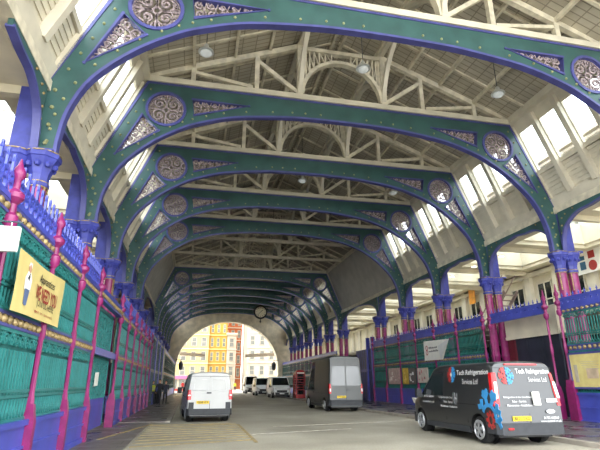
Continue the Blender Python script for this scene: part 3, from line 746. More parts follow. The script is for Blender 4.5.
# box over the navy door
d = thing('doorway_box', 'cream shutter box above a navy door on the right', 'doorway', (17.0, 23.4, 0), -PI/2)
MB().box(-.2, -.15, 3.85, 3.8, .5, 5.2).box(-.2, -.2, 3.8, 3.8, -.1, 3.95).build('shutter_box', M_BAL, d)
MB().box(.35, 0, 0, 3.6, .1, 3.85).box(1.2, -.02, 0, 1.25, 0, 3.85).box(2.4, -.02, 0, 2.45, 0, 3.85).build('door', M_NAVY, d)
MB().box(-.2, -.1, 0, .35, .1, 3.85).build('jamb', mat('maroon_paint', (96, 28, 40), .5), d)
# plain blocks in the left aisle: timber gate beyond the panels
g = thing('timber_gate', 'tall dark blue green gate on the left behind the three people', 'gate', (XL, 36.15, 0), PI/2)
MB().box(0, -.05, 0, 4.2, .05, 5.0).build('leaf', mat('dark_gate_paint', (30, 72, 84), .5, var=.15), g)
m = MB()
for k in range(8): m.box(k*.56, -.08, .1, k*.56+.06, -.05, 4.9)
m.box(0, -.09, 2.4, 4.2, -.05, 2.6).box(0, -.09, .1, 4.2, -.05, .3).box(0, -.09, 4.8, 4.2, -.05, 5.0).build('battens', mat('dark_gate_paint2', (26, 60, 72), .5, var=.15), g)
MB().box(4.2, -.15, 0, 4.5, .15, 5.3).box(-.05, -.15, 0, .12, .15, 5.3).build('gate_post', M_CBLUE, g)
note(g)
for k, nm in enumerate(('second', 'third')): dup(g, 'tall dark blue green gate on the left, %s along behind the three people' % nm, (XL, 40.8+k*4.65, 0), PI/2, group='dark gates on the left')
g['group'] = 'dark gates on the left'; g['label'] = 'tall dark blue green gate on the left, nearest of the row behind the three people'
tag(MB().box(XL-.1, 50.05, 0, XL+.1, 53.2, 5.0).build('hoarding', MATS['dark_gate_paint']), 'dark hoarding on the left between the gates and the far railing', 'hoarding')
g = thing('timber_gate', 'tall dark blue gate on the right beyond the grey van', 'gate', (XR, 46.2, 0), -PI/2)
MB().box(0, -.05, 0, 4.5, .05, 4.6).build('leaf', mat('dark_gate_paint3', (54, 62, 92), .5, var=.15), g)
m = MB()
for k in range(9): m.box(k*.54, -.08, .1, k*.54+.06, -.05, 4.6)
m.box(0, -.09, 2.6, 4.5, -.05, 2.8).build('battens', M_CBLUE, g)
MB().box(4.4, -.2, 0, 4.6, .15, 5.6).box(3.2, -.2, 0, 3.35, .15, 5.6).build('gate_post', M_CBLUE, g)

# ------------------------------------------------------------------ floor, kerbs, markings
struct(MB().box(-160, -60, -.3, 180, 240, 0).build('floor', M_FLOOR))
struct(MB().box(-12, 22.5, -.1, -1.0, 88, .05).build('floor_left_pavement', M_PAVE))
struct(MB().box(-12, -8, -.1, -1.6, 22.5, .02).build('floor_left_ramp', M_PAVE))
struct(MB().box(10.45, -8, -.1, 24, 88, .1).build('floor_right_pavement', M_PAVE2))
struct(MB().box(10.2, -8, -.1, 10.45, 88, .12).build('trim_right_kerb', mat('kerb_stone', (158, 150, 138), .7, var=.12, scale=2)))
struct(MB().box(-1.0, 22.5, -.1, -.8, 88, .07).build('trim_left_kerb', mat('kerb_stone')) if False else MB().box(-1.0, 22.5, -.1, -.8, 88, .07).build('trim_left_kerb', MATS['kerb_stone']))
M_YL = mat('worn_yellow_line', (168, 146, 86), .7, rgb2=(126, 112, 84), scale=5)
M_WL = mat('worn_white_line', (176, 170, 158), .7, rgb2=(140, 132, 118), scale=6)
m = MB()
for k in range(10):
    y = 14.2+k*.75
    m.bar((-1.5, y, .012), (1.9, y+1.0-.06*k, .012), .09, .012)
m.bar((-2.6, 16.2, .024), (-1.5, 21.4, .024), .1, .012).bar((1.9, 14.5, .012), (1.95, 20.8, .012), .1, .012).bar((-1.7, 21.3, .012), (1.95, 20.8, .012), .09, .012)
tag(m.build('road_marking', M_YL), 'worn yellow hatched lines on the road behind the white van', 'road marking')
tag(MB().bar((1.9, 16.7, .012), (5.8, 17.9, .012), .1, .012).build('road_marking', M_WL), 'faint white line on the road, nearer of the two', 'road marking')
tag(MB().bar((3.2, 19.4, .012), (9.6, 20.95, .012), .1, .012).build('road_marking', M_WL), 'faint white line on the road running towards the black van', 'road marking')

# ------------------------------------------------------------------ end wall with the great arch
el = [(9*math.cos(PI*k/28), 4+8.2*math.sin(PI*k/28)) for k in range(29)]
ops = [(9, 0)]+el+[(-9, 0)]
wallp = [(-18, 0), (-18, 19), (18, 19), (18, 0)]
m = MB().plate([(a, b) for a, b in ops]+[(-18, 0), (-18, 19.5), (18, 19.5), (18, 0)], [], 0, 1.6)
o = m.build('wall_far', M_STONE); o.location = (CX, 87.6, 0); struct(o)
m = MB().strip([(a, b) for a, b in [(9.1, 0)]+[(x*1.03, 4+(z-4)*1.03) for x, z in el]+[(-9.1, 0)]], .5, -.12, 0)
o = m.build('trim_far_arch', M_STONE); o.location = (CX, 87.6, 0); struct(o)

# ------------------------------------------------------------------ lamps, clock, fixtures
def make_lamp():
    r = thing('pendant_lamp', '', 'lamp')
    MB().tube([(0, 0, .25), (0, 0, 3.2)], .018).build('rod', M_PLAST, r)
    MB().lathe([(.05, .3), (.09, .24), (.1, .12), (.2, .06), (.29, -.03), (.3, -.08), (.26, -.06), (.12, .04)], n=18).build('shade', M_LAMPW, r, True)
    MB().lathe([(.05, .05), (.2, -.06), (.22, -.12), (.16, -.2), (.04, -.24)], n=16).build('globe', mat('frosted_globe', (216, 220, 220), .25, var=.05, emit=.05), r, True)
    return r
lp = make_lamp(); note(lp); n = 0
for x, y, z, lb in ((-.3, 15.42, 13.72, 'pendant lamp, leftmost of the three nearest'), (6.06, 15.42, 13.98, 'pendant lamp in the middle of the three nearest'), (12.27, 15.42, 13.65, 'pendant lamp, rightmost of the three nearest'),
    (6.08, 27.04, 14.0, 'pendant lamp over the hall axis behind the second arch'), (12.3, 27.04, 13.7, 'pendant lamp on the right behind the third arch'), (6.08, 38.66, 14.05, 'pendant lamp over the hall axis behind the fourth arch'), (6.08, 71.0, 14.1, 'farthest pendant lamp, above the clock')):
    if n == 0: lp.location = (x, y, z); lp['label'] = lb; lp['group'] = 'pendant lamps under the roof'
    else: dup(lp, lb, (x, y, z), group='pendant lamps under the roof')
    n += 1
k = thing('clock', 'round dark-rimmed clock hanging near the far arch', 'clock', (10.06, 75.9, 12.44))
MB().lathe([(.84, .16), (1.05, .16), (1.12, .05), (1.12, -.05), (1.05, -.16), (.88, -.2), (.84, -.16)], ax='y', n=28).build('rim', M_BLACK, k, True)
MB().lathe([(.86, -.2), (.86, -.215)], ax='y', n=28).build('dial', mat('clock_dial', (228, 216, 186), .6, var=.04), k)
m = MB()
for q in range(12):
    a = q*PI/6; m.bar((.62*math.sin(a), -.22, .62*math.cos(a)), (.8*math.sin(a), -.22, .8*math.cos(a)), .07, .015, (0, 1, 0))
m.build('numerals', M_INK, k)
for L, a, w in ((.48, math.radians(48), .08), (.72, math.radians(222), .055)): MB().bar((0, -.24, 0), (L*math.sin(a), -.24, L*math.cos(a)), w, .02, (0, 1, 0)).build('hand', M_INK, k)
MB().bar((0, 0, 1.1), (0, 0, 1.6), .16, .16).lathe([(.1, 1.1), (.22, 1.2), (.1, 1.35)], n=10).bar((0, 0, -1.1), (0, 0, -1.5), .12, .12).lathe([(.03, -1.75), (.14, -1.5), (.05, -1.3)], n=10).tube([(1.1, 0, 0), (1.25, 0, .3), (1.05, 0, .7)], .06).tube([(-1.1, 0, 0), (-1.25, 0, .3), (-1.05, 0, .7)], .06).build('bracket', M_BLACK, k)
for s, x in ((-1, -2.05), (1, 14.2)):
    r = thing('wall_lantern', 'black bracket lantern on the %s jamb of the far arch' % ('left' if s < 0 else 'right'), 'lantern', (x, 87.2, 4.5), 0, 'black lanterns on the far arch')
    MB().lathe([(.1, -.75), (.34, -.6), (.42, .2), (.3, .55), (.08, .75)], n=8).build('body', M_BLACK, r)
    MB().bar((0, 0, .7), (0, 0, 1.0), .06, .06).bar((0, 0, 1.0), (s*1.1, .4, 1.0), .08, .08).build('bracket', M_BLACK, r)

# ------------------------------------------------------------------ vehicles  (local: x across, y forward from the rear bumper, z up)
def vehicle(name, label, cat, loc, rz, L, W, H, paint, o):
    r = thing(name, label, cat, loc, rz); hw = W/2; tum = o.get('tum', .13); lean = o.get('lean', .2); wr = o.get('wr', .35)
    ya, yb = o.get('ya', .95), o.get('yb', L-.9)
    bon = o.get('bonnet', 1.2)
    def wz(z):
        if z < .5: return hw*(.94+.06*max(0, z-.25)/.25)
        if z < 1.05: return hw
        return hw*(1-tum*((z-1.05)/(H-1.05))**1.4)
    def yl(z): return lean*max(0, (z-1.0)/(H-1.0))**1.4
    ws0, ws1 = L-o.get('ws0', 1.85), L-o.get('ws1', .95)       # screen top and foot
    ZT = [(0, H-.05), (.12, H), (ws0-.3, H), (ws0, H-.07), (ws1, bon+.06), (ws1+.15, bon), (L-.22, bon-.17), (L-.06, bon-.3), (L, bon-.48)]
    KK = [(0, .955), (.06, .99), (.25, 1), (L-1.0, 1), (L-.45, .97), (L-.15, .9), (L, .8)]
    def ip(T, y):
        for (a, b), (c, d) in zip(T, T[1:]):
            if y <= c: return b+(d-b)*(y-a)/(c-a)
        return T[-1][1]
    ys = sorted(set([0, .06, .14, .3, .8, L*.35, L*.5, ws0-.5, ws0-.3, ws0, (ws0+ws1)/2, ws1, ws1+.15, L-.45, L-.22, L-.12, L-.04, L]))
    vs = []; fs = []; n = 0
    for y in ys:
        zt, k = ip(ZT, y), ip(KK, y); rr = min(.16, (zt-.3)*.25)
        half = [(.0, .28), (wz(.28)*k*.9, .28)]
        for t in range(9): z = .3+(zt-rr-.3)*t/8; half.append((wz(z)*k, z))
        xe = wz(zt-rr)*k
        for q in (25, 50, 72): a = math.radians(q); half.append((xe-rr*1.1*(1-math.cos(a)), zt-rr+rr*math.sin(a)))
        half.append((xe*.55, zt+.015)); half.append((0, zt+.03))
        ring = half+[(-a, b) for a, b in half[1:-1][::-1]]; n = len(ring)
        vs += [(a, y+(yl(b)*max(0, 1-y/.9) if y < .9 else 0), b) for a, b in ring]
    for i in range(len(ys)-1):
        for k in range(n): fs.append((i*n+k, i*n+(k+1) % n, (i+1)*n+(k+1) % n, (i+1)*n+k))
    fs.append(tuple(range(n))); fs.append(tuple((len(ys)-1)*n+k for k in range(n-1, -1, -1)))
    body = MB().add(vs, fs).build('body', paint, None, True)
    cut = MB()
    for y in (ya, yb):
        for s in (-1, 1): cut.lathe([(wr*1.17, 0), (wr*1.17, s*.5)], (s*(hw-.3), y, wr), 'x', 28)
    co = cut.build('cut', M_BLACK)
    md = body.modifiers.new('b', 'BOOLEAN'); md.operation = 'DIFFERENCE'; md.object = co; md.solver = 'EXACT'
    dg = bpy.context.evaluated_depsgraph_get(); me = bpy.data.meshes.new_from_object(body.evaluated_get(dg))
    body.modifiers.clear(); body.data = me; bpy.data.objects.remove(co); body.parent = r
    me.materials.clear(); me.materials.append(paint)
    me.shade_smooth(); me.set_sharp_from_angle(angle=math.radians(35))
    # wheels
    for y in (ya, yb):
        for s in (-1, 1):
            x = s*(hw-.06); w = .22
            t = MB().lathe([(wr*.66, -w/2), (wr*.93, -w/2), (wr, -w/2+.05), (wr, w/2-.05), (wr*.93, w/2), (wr*.66, w/2)], (x-s*w/2, y, wr), 'x', 26).build('wheel', M_TYRE, r, True)
            m = MB().ring((x+s*.06, y, wr), wr*.63, .03, 'x', 24, 6)
            m.lathe([(.07, 0), (.06, s*.09)], (x, y, wr), 'x', 10)
            for q in range(o.get('spokes', 5)):
                a = 2*PI*q/o.get('spokes', 5)+.3
                for d in (-.13, .13): m.bar((x+s*.075, y+.05*math.cos(a), wr+.05*math.sin(a)), (x+s*.065, y+wr*.6*math.cos(a+d), wr+wr*.6*math.sin(a+d)), .045, .03, (1, 0, 0))
            m.build('rim', o.get('rim', M_ALLOY), t)
            MB().lathe([(wr*1.1, 0), (wr*1.1, s*.02)], (s*(hw-.34), y, wr), 'x', 20).build('wheel_well', M_BLACK, r)
    # mappings
    def side(s, eps=.012): return lambda a, h, b: (s*(wz(b)*.999+eps-h), a, b)
    def rear(eps=.012): return lambda a, h, b: (a, yl(b)-eps+h, b)
    def sp_(poly, nm, m, s, eps=.012, holes=[]): return MB().plate(poly, holes, 0, .02).map(side(s, eps)).build(nm, m, r)
    def rp_(poly, nm, m, eps=.012, par=None): return MB().plate(poly, [], 0, .02).map(rear(eps)).build(nm, m, par or r)
    # bumpers and sills
    bp = [(-hw*1.0, .5), (-hw*1.0, .05), (-hw*.9, -.07), (hw*.9, -.07), (hw*1.0, .05), (hw*1.0, .5), (hw*.93, .5), (hw*.93, .02), (-hw*.93, .02), (-hw*.93, .5)]
    bz = o.get('bump', (.34, .66)); bm_ = o.get('bumpm', M_PLAST)
    MB().prism(bp, bz[0], bz[1], 'xy').build('rear_bumper', bm_, r)
    bf = [(-hw*.98, L-.55), (-hw*.9, L-.08), (-hw*.6, L+.05), (hw*.6, L+.05), (hw*.9, L-.08), (hw*.98, L-.55), (hw*.85, L-.5), (-hw*.85, L-.5)]
    MB().prism(bf, .28, .6, 'xy').build('front_bumper', bm_, r)
    for s in (-1, 1): MB().box(s*hw*.985-.02, ya+wr*1.3, .24, s*hw*.985+.02, yb-wr*1.3, .4).build('sill', M_PLAST, r)
    MB().box(-hw*.8, .3, .2, hw*.8, L-.4, .3).build('underbody', M_BLACK, r)
    # glazing
    zt = H-.2
    dy0, dy1 = ws0-.75, ws1-.15
    for s in (-1, 1):
        sp_([(dy0, 1.22), (dy1+.1, 1.18), (dy1, 1.3), (ws0-.1, zt), (dy0, zt)], 'side_window', M_WGLASS, s)
        m = MB()
        for yy in o.get('seams', [dy0-.12, dy0-1.4]): m.box(yy-.008, 0, .5, yy+.008, .012, H-.18)
        if o.get('track', True): m.box(1.0, 0, 1.0, dy0-.3, .012, 1.02)
        m.map(side(s, .008)).build('door_seam', M_BLACK, r)
        MB().box(dy0+.05, 0, 1.02, dy0+.25, .04, 1.07).map(side(s, .03)).build('door_handle', M_PLAST, r)
        if o.get('side2'):
            for a, b in o['side2']: sp_([(a, 1.22), (b, 1.22), (b, zt), (a, zt)], 'side_window', M_WGLASS, s)
        mr = MB().box(s*(hw-.02), ws1-.22, 1.15, s*(hw+.1), ws1-.14, 1.2)
        mr.prism([(s*(hw+.06), 1.12), (s*(hw+.27), 1.14), (s*(hw+.26), 1.42), (s*(hw+.08), 1.4)], ws1-.26, ws1-.1)
        mr.build('mirror', o.get('mirm', M_PLAST), r)
        MB().prism([(s*hw*.55, bon-.36), (s*hw*.86, bon-.36), (s*hw*.93, bon-.17), (s*hw*.6, bon-.24)], L-.3, L+.005).build('headlamp', M_WLENS, r)
    nrm = Vector((0, (H-.07)-(bon+.06), ws1-ws0)).normalized()
    wt, wb = wz(H-.2)*.9, wz(bon+.1)*.92
    P = [Vector((-wb, ws1-.05, bon+.1)), Vector((wb, ws1-.05, bon+.1)), Vector((wt, ws0+.06, H-.14)), Vector((-wt, ws0+.06, H-.14))]
    q = [p+nrm*.035 for p in P]; q2 = [p-nrm*.02 for p in P]
    MB().add(q+q2, [(0, 1, 2, 3), (7, 6, 5, 4), (0, 4, 5, 1), (1, 5, 6, 2), (2, 6, 7, 3), (3, 7, 4, 0)]).build('windscreen', M_WGLASS, r)
    MB().box(-hw*.55, L-.1, .62, hw*.55, L+.02, bon-.42).build('grille', M_BLACK, r)
    # rear
    m = MB().box(-.008, 0, bz[1], .008, .012, H-.16)
    m.box(-hw*.93, 0, H-.17, hw*.93, .012, H-.155)
    m.map(rear(.006)).build('rear_door_seam', M_BLACK, r)
    tl = o.get('tail', (.82, 1.5, .14))
    for s in (-1, 1):
        z0, z1, w = tl; xo = lambda z: s*(wz(z)-.005)
        pts = [(z0, w), (z0+(z1-z0)*.35, w*1.1), (z1, w*.75)]
        t = MB()
        for (za, wa), (zb, wb_) in zip(pts, pts[1:]):
            vs = []
            for z, ww in ((za, wa), (zb, wb_)):
                x1 = xo(z); y = yl(z)
                vs += [(x1+s*.014, y+.16, z), (x1+s*.012, y+.02, z), (x1-s*.03, y-.02, z), (x1-s*ww, y-.02, z), (x1-s*ww, y+.05, z)]
            t.add(vs, [(i, (i+1) % 5, 5+(i+1) % 5, 5+i) for i in range(5)]+[(0, 1, 2, 3, 4), (9, 8, 7, 6, 5)])
        to = t.build('tail_lamp', M_RED, r)
        if o.get('clear'):
            za, zb = o['clear']; c = MB(); vs = []
            for z in (za, zb): vs += [(xo(z)-s*.02, yl(z)-.022, z), (xo(z)-s*w*.8, yl(z)-.022, z), (xo(z)-s*w*.8, yl(z)-.034, z), (xo(z)-s*.02, yl(z)-.034, z)]
            c.add(vs, [(i, (i+1) % 4, 4+(i+1) % 4, 4+i) for i in range(4)]+[(0, 1, 2, 3), (7, 6, 5, 4)]).build('clear_lens', M_WLENS, to)
        if o.get('panes'):
            z0, z1 = o['panes']
            rp_([(s*.04, z0), (s*(wz(z0)-.16), z0), (s*(wz(z0)-.12), z0+.1), (s*(wz(z1)-.14), z1-.12), (s*(wz(z1)-.22), z1), (s*.04, z1)], 'rear_window', o.get('panem', M_WGLASS), .014)
    px, pz = o.get('plate', (0, .75))
    pm = M_YPLATE
    p = rp_([(px-.27, pz-.06), (px+.27, pz-.06), (px+.27, pz+.06), (px-.27, pz+.06)], 'number_plate', pm, .03)
    text(o.get('reg', 'BX21 KDO'), .46, .085, px, pz, bold=.02).map(lambda x, y, z: (x, yl(z)-.04, z)).build('characters', M_INK, p)
    hx, hz = o.get('handle', (.1, 1.1)); MB().box(hx-.1, -.03, hz-.025, hx+.1, .02, hz+.025).map(lambda x, y, z: (x, y+yl(z), z)).build('rear_handle', M_PLAST, r)
    if o.get('fplate'): 
        p = MB().box(-.26, L+.05, .42, .26, L+.07, .54).build('front_number_plate', M_WPLATE, r)
    return r, side, rear, wz, yl
def flake(c, R, m, th, k0=0, k1=6):          # snowflake arms k0..k1 of six, as flat bars in the xz plane
    for k in range(k0, k1):
        a = PI/2+PI/6+k*PI/3; d = Vector((math.cos(a), math.sin(a)))
        c = Vector(c); m.strip([tuple(c+d*R*.12), tuple(c+d*R)], th, 0, .01)
        for f, l in ((.45, .38), (.72, .3)):
            for s in (-1, 1):
                e = Vector((math.cos(a+s*.9), math.sin(a+s*.9))); m.strip([tuple(c+d*R*f), tuple(c+d*R*f+e*R*l)], th*.8, 0, .01)
    return m
M_PBLK = mat('van_black_paint', (44, 45, 47), .28, .3, var=.06, scale=1, spec=1.0)
M_PGREY = mat('van_grey_paint', (62, 63, 61), .3, .4, var=.06, scale=1, spec=.6)
M_PWHT2 = mat('van_white_paint_lifted', (240, 240, 238), .32, 0, var=.02, scale=1.5)  # van white lifted, its colour making up for weaker light down the hall
M_PWHT = mat('van_white_paint', (176, 175, 171), .32, 0, var=.03, scale=1.5)
# black refrigeration van
r, sd, rr_, wz, yl = vehicle('van', 'black tradesman van with white lettering and snowflake decals parked on the right', 'van', (8.93, 11.95, 0), math.radians(-1), 5.45, 2.02, 2.15, M_PBLK,
    dict(ya=.9, yb=4.62, tum=.12, lean=.16, tail=(1.0, 1.86, .13), clear=(1.2, 1.62), plate=(-.27, .69), reg='BK21 OXO', handle=(.26, 1.1), bump=(.3, .58), spokes=5, wr=.36, bonnet=1.25, mirm=M_PBLK))
T = lambda w: w
def flip(mb): return mb.map(lambda x, y, z: (-x, y, z))
def stxt(s, w, h, y, z, b=0):     # lettering on the left flank reads towards the rear
    return text(s, w, h, 0, 0, bold=b).map(lambda a, hh, c: (y-a, hh, z+c)).map(sd(-1, .02))
stxt('Tech Refrigeration', 1.72, .19, 1.1, 1.87, .014).build('lettering', M_WHITE, r)
stxt('Services Ltd', .85, .15, 1.2, 1.63).build('lettering', M_WHITE, r)
stxt('Refrigeration & Air Conditioning', 1.15, .075, 2.55, 1.15, .01).build('lettering', M_WHITE, r)
stxt('Sales - Service', .6, .07, 2.5, 1.03, .01).build('lettering', M_WHITE, r)
stxt('Maintenance - Installations', 1.05, .07, 2.5, .9, .01).build('lettering', M_WHITE, r)
stxt('01753 650360', .7, .07, 3.85, 1.17, .01).build('lettering', M_WHITE, r)
stxt('www.techref.co.uk', .9, .065, 3.9, 1.0, .01).build('lettering', M_WHITE, r)
def dots(c, R, half):
    m = MB()
    for ang in range(half*3, half*3+3):
        a = PI/2+PI/6+ang*PI/3
        for f, q in ((.3, .12), (.58, .14), (.86, .12)):
            p = (c[0]+R*f*math.cos(a), c[1]+R*f*math.sin(a)); m.lathe([(R*q*1.2, 0), (R*q*1.2, .012)], (p[0], 0, p[1]), 'y', 9)
            if f > .4:
                for s in (-.3, .3): m.lathe([(R*q*.9, 0), (R*q*.9, .012)], (c[0]+R*f*math.cos(a+s), 0, c[1]+R*f*math.sin(a+s)), 'y', 8)
    return m
yv = lambda mb: mb.map(sd(-1, .022))
# on the flank, a larger coordinate lies further forward, so the red half (front) is the +a half
yv(dots((2.3, 1.84), .25, 1)).build('red_snow_logo', M_VRED, r)
yv(dots((2.3, 1.84), .25, 0)).build('blue_snow_logo', M_VBLUE, r)
yv(MB().lathe([(.06, 0), (.06, .014)], (2.3, 0, 1.84), 'y', 10)).build('logo_centre', M_WHITE, r)
m = MB()
c = Vector((.3, .72))
for k in range(5):
    a = math.radians(40+k*38); d = Vector((math.cos(a), math.sin(a))); e0 = c+d*.26; e1 = c+d*(.5 if k not in (1, 2) else .7)
    m.strip([tuple(e0), tuple(e1)], .12, 0, .012)
    for f, l in ((.5, .2), (.75, .16)):
        for s in (-1, 1):
            e = Vector((math.cos(a+s*.85), math.sin(a+s*.85))); p = e0.lerp(e1, f); m.strip([tuple(p), tuple(p+e*l)], .09, 0, .012)
m.strip([(c.x+.3*math.cos(t), c.y+.3*math.sin(t)) for t in [PI*.12+PI*.9*k/10 for k in range(11)]], .1, 0, .012)
yv(m).build('blue_snowflake_decal', M_VBLUE, r)
m = MB().strip([(c.x-.05+.11*math.cos(t), c.y-.08+.13*math.sin(t)) for t in [2*PI*k/14 for k in range(14)]], .05, 0, .012, True)
for k in range(8): m.lathe([(.05, 0), (.05, .012)], (c.x-.05+.17*math.cos(k*PI/4), 0, c.y-.08+.2*math.sin(k*PI/4)), 'y', 8)
yv(m).build('red_gear_decal', M_VRED, r)
MB().box(2.06, -.02, .98, 2.2, .0, 1.3).map(sd(-1, .02)).build('side_lock_plate', M_CHROME, r)
# rear lettering
rt = lambda s, w, h, x, z, b=0: text(s, w, h, x, z, bold=b).map(rr_(.02))
rt('Tech Refrigeration', 1.04, .17, .32, 1.88, .012).build('lettering', M_WHITE, r); rt('Services Ltd', .56, .12, .42, 1.68).build('lettering', M_WHITE, r)
rt('Refrigeration & Air Conditioning', .9, .06, -.28, 1.22, .01).build('lettering', M_WHITE, r); rt('Sales - Service', .42, .055, -.28, 1.12, .01).build('lettering', M_WHITE, r); rt('Maintenance - Installations', .75, .055, -.28, 1.02, .01).build('lettering', M_WHITE, r)
rt('01753 650360', .46, .065, .62, .7, .012).build('lettering', M_WHITE, r); rt('www.techref.co.uk', .62, .06, .6, .62, .01).build('lettering', M_WHITE, r)
dots((-.52, 1.78), .24, 0).map(rr_(.022)).build('red_snow_logo', M_VRED, r); dots((-.52, 1.78), .24, 1).map(rr_(.022)).build('blue_snow_logo', M_VBLUE, r)
MB().box(.14, -.05, 1.02, .34, 0, 1.36).map(rr_(.01)).build('rear_lock_plate', M_PAPER, r)
p = MB().box(.56, 0, 1.09, .88, .02, 1.18).map(rr_(.02)).build('badge_sticker', M_WHITE, r)
MB().box(-.75, 0, .42, -.6, .02, .47).map(rr_(.1)).build('reflector', M_RED, r); MB().box(-.5, -.05, 2.06, .5, .1, 2.1).map(lambda x, y, z: (x, y+yl(z), z)).build('high_brake_lamp', M_RED, r)
MB().lathe([(.09, -.02), (.09, 0)], (.62, 0, .86), 'y', 12).map(lambda x, y, z: (.62+(x-.62)*1.5, y, .86+(z-.86)*.6)).map(rr_(.012)).build('oval_badge', M_CHROME, r)
# grey high roof van
vehicle('van', 'dark grey high roof panel van with yellow rear plate parked facing away', 'van', (8.95, 28.2, 0), math.radians(1.2), 6.0, 2.1, 3.13, M_PGREY,
    dict(ya=1.1, yb=4.85, tum=.1, lean=.14, tail=(1.0, 1.55, .12), clear=(1.12, 1.28), plate=(-.3, .82), reg='LT19 HGO', handle=(.1, 1.2), panes=(1.45, 2.55), panem=mat('privacy_glass', (66, 69, 68), .14, var=.1, scale=1.5, spec=.8), wr=.37, bonnet=1.4, ws0=1.9, spokes=6))
# white van ahead on the left
r, sd, rr_, wz, yl = vehicle('van', 'white panel van seen from behind on the left side of the road', 'van', (.82, 22.1, 0), math.radians(4), 5.0, 1.94, 2.05, M_PWHT,
    dict(ya=.85, yb=4.1, tum=.15, lean=.22, tail=(.92, 1.33, .15), clear=(1.08, 1.13), plate=(-.3, .82), reg='GD68 VFX', handle=(-.05, 1.2), bump=(.3, .56), wr=.34, mirm=M_PLAST))
m = MB()
for s in (-1, 1): m.plate([(s*.06, 1.3), (s*.72, 1.3), (s*.66, 1.76), (s*.06, 1.76)], [[(s*.08, 1.32), (s*.7, 1.32), (s*.645, 1.74), (s*.08, 1.74)]], 0, .012)
m.map(rr_(.008)).build('window_blank_seam', mat('seam_grey', (206, 206, 204), .5), r)
MB().box(-.9, -.02, .56, -.68, .02, .82).box(.68, -.02, .56, .9, .02, .82).build('bumper_corner', M_PLAST, r)
# oncoming parked vehicles by the right kerb
for n, (x, y, H_, lb) in enumerate(((10.0, 60.2, 2.3, 'white van facing the camera, nearest of the three far parked ones'), (9.45, 70.5, 2.3, 'white van facing the camera, middle of the three far parked ones'), (9.5, 84.0, 2.7, 'white van facing the camera, farthest and leftmost of the parked ones'))):
    vehicle('van', lb, 'van', (x, y, 0), PI, 4.9, 2.15, H_, M_PWHT2, dict(tum=.14, bonnet=1.25, fplate=True, ws0=1.7, ws1=.85, panes=(1.3, 1.8)))[0]['group'] = 'white vans parked facing the camera'

# telephone boxes
def phone_box():
    r = thing('telephone_box', '', 'telephone box')
    MB().box(-.5, -.5, 0, .5, .5, .3).box(-.5, -.5, 2.4, .5, .5, 2.62).lathe([(.6, 2.62), (.5, 2.74), (.3, 2.82), (.05, 2.85)], n=4).build('case', M_REDP, r)
    m = MB()
    for x in (-.46, .46):
        for y in (-.46, .46): m.box(x-.05, y-.05, .3, x+.05, y+.05, 2.4)
    for z in (.3, .8, 1.05, 1.3, 1.55, 1.8, 2.05):
        for q in (-.46, .46): m.box(-.46, q-.02, z, .46, q+.02, z+.06).box(q-.02, -.46, z, q+.02, .46, z+.06)
    for q in (-.3, .3):
        for w in (-.46, .46): m.box(q-.015, w-.02, .3, q+.015, w+.02, 2.4).box(w-.02, q-.015, .3, w+.02, q+.015, 2.4)
    m.build('glazing_bars', M_REDP, r)
    MB().box(-.44, -.44, .3, .44, -.42, 2.4).box(-.44, .42, .3, .44, .44, 2.4).box(-.44, -.42, .3, -.42, .42, 2.4).box(.42, -.42, .3, .44, .42, 2.4).build('panes', M_WGLASS, r)
    MB().box(-.4, -.51, 2.45, .4, -.49, 2.57).build('sign', M_PAPER, r)
    return r
pb = phone_box(); note(pb)
for n, (x, y, lb) in enumerate(((11.2, 51.5, 'red telephone box right of the far white vans'), (12.0, 47.0, 'red telephone box partly hidden by the grey van'), (12.3, 57.5, 'red telephone box behind the nearest far white van'))):
    if n == 0: pb.location = (x, y, .1); pb['label'] = lb; pb['group'] = 'red telephone boxes'
    else: dup(pb, lb, (x, y, .1), group='red telephone boxes')

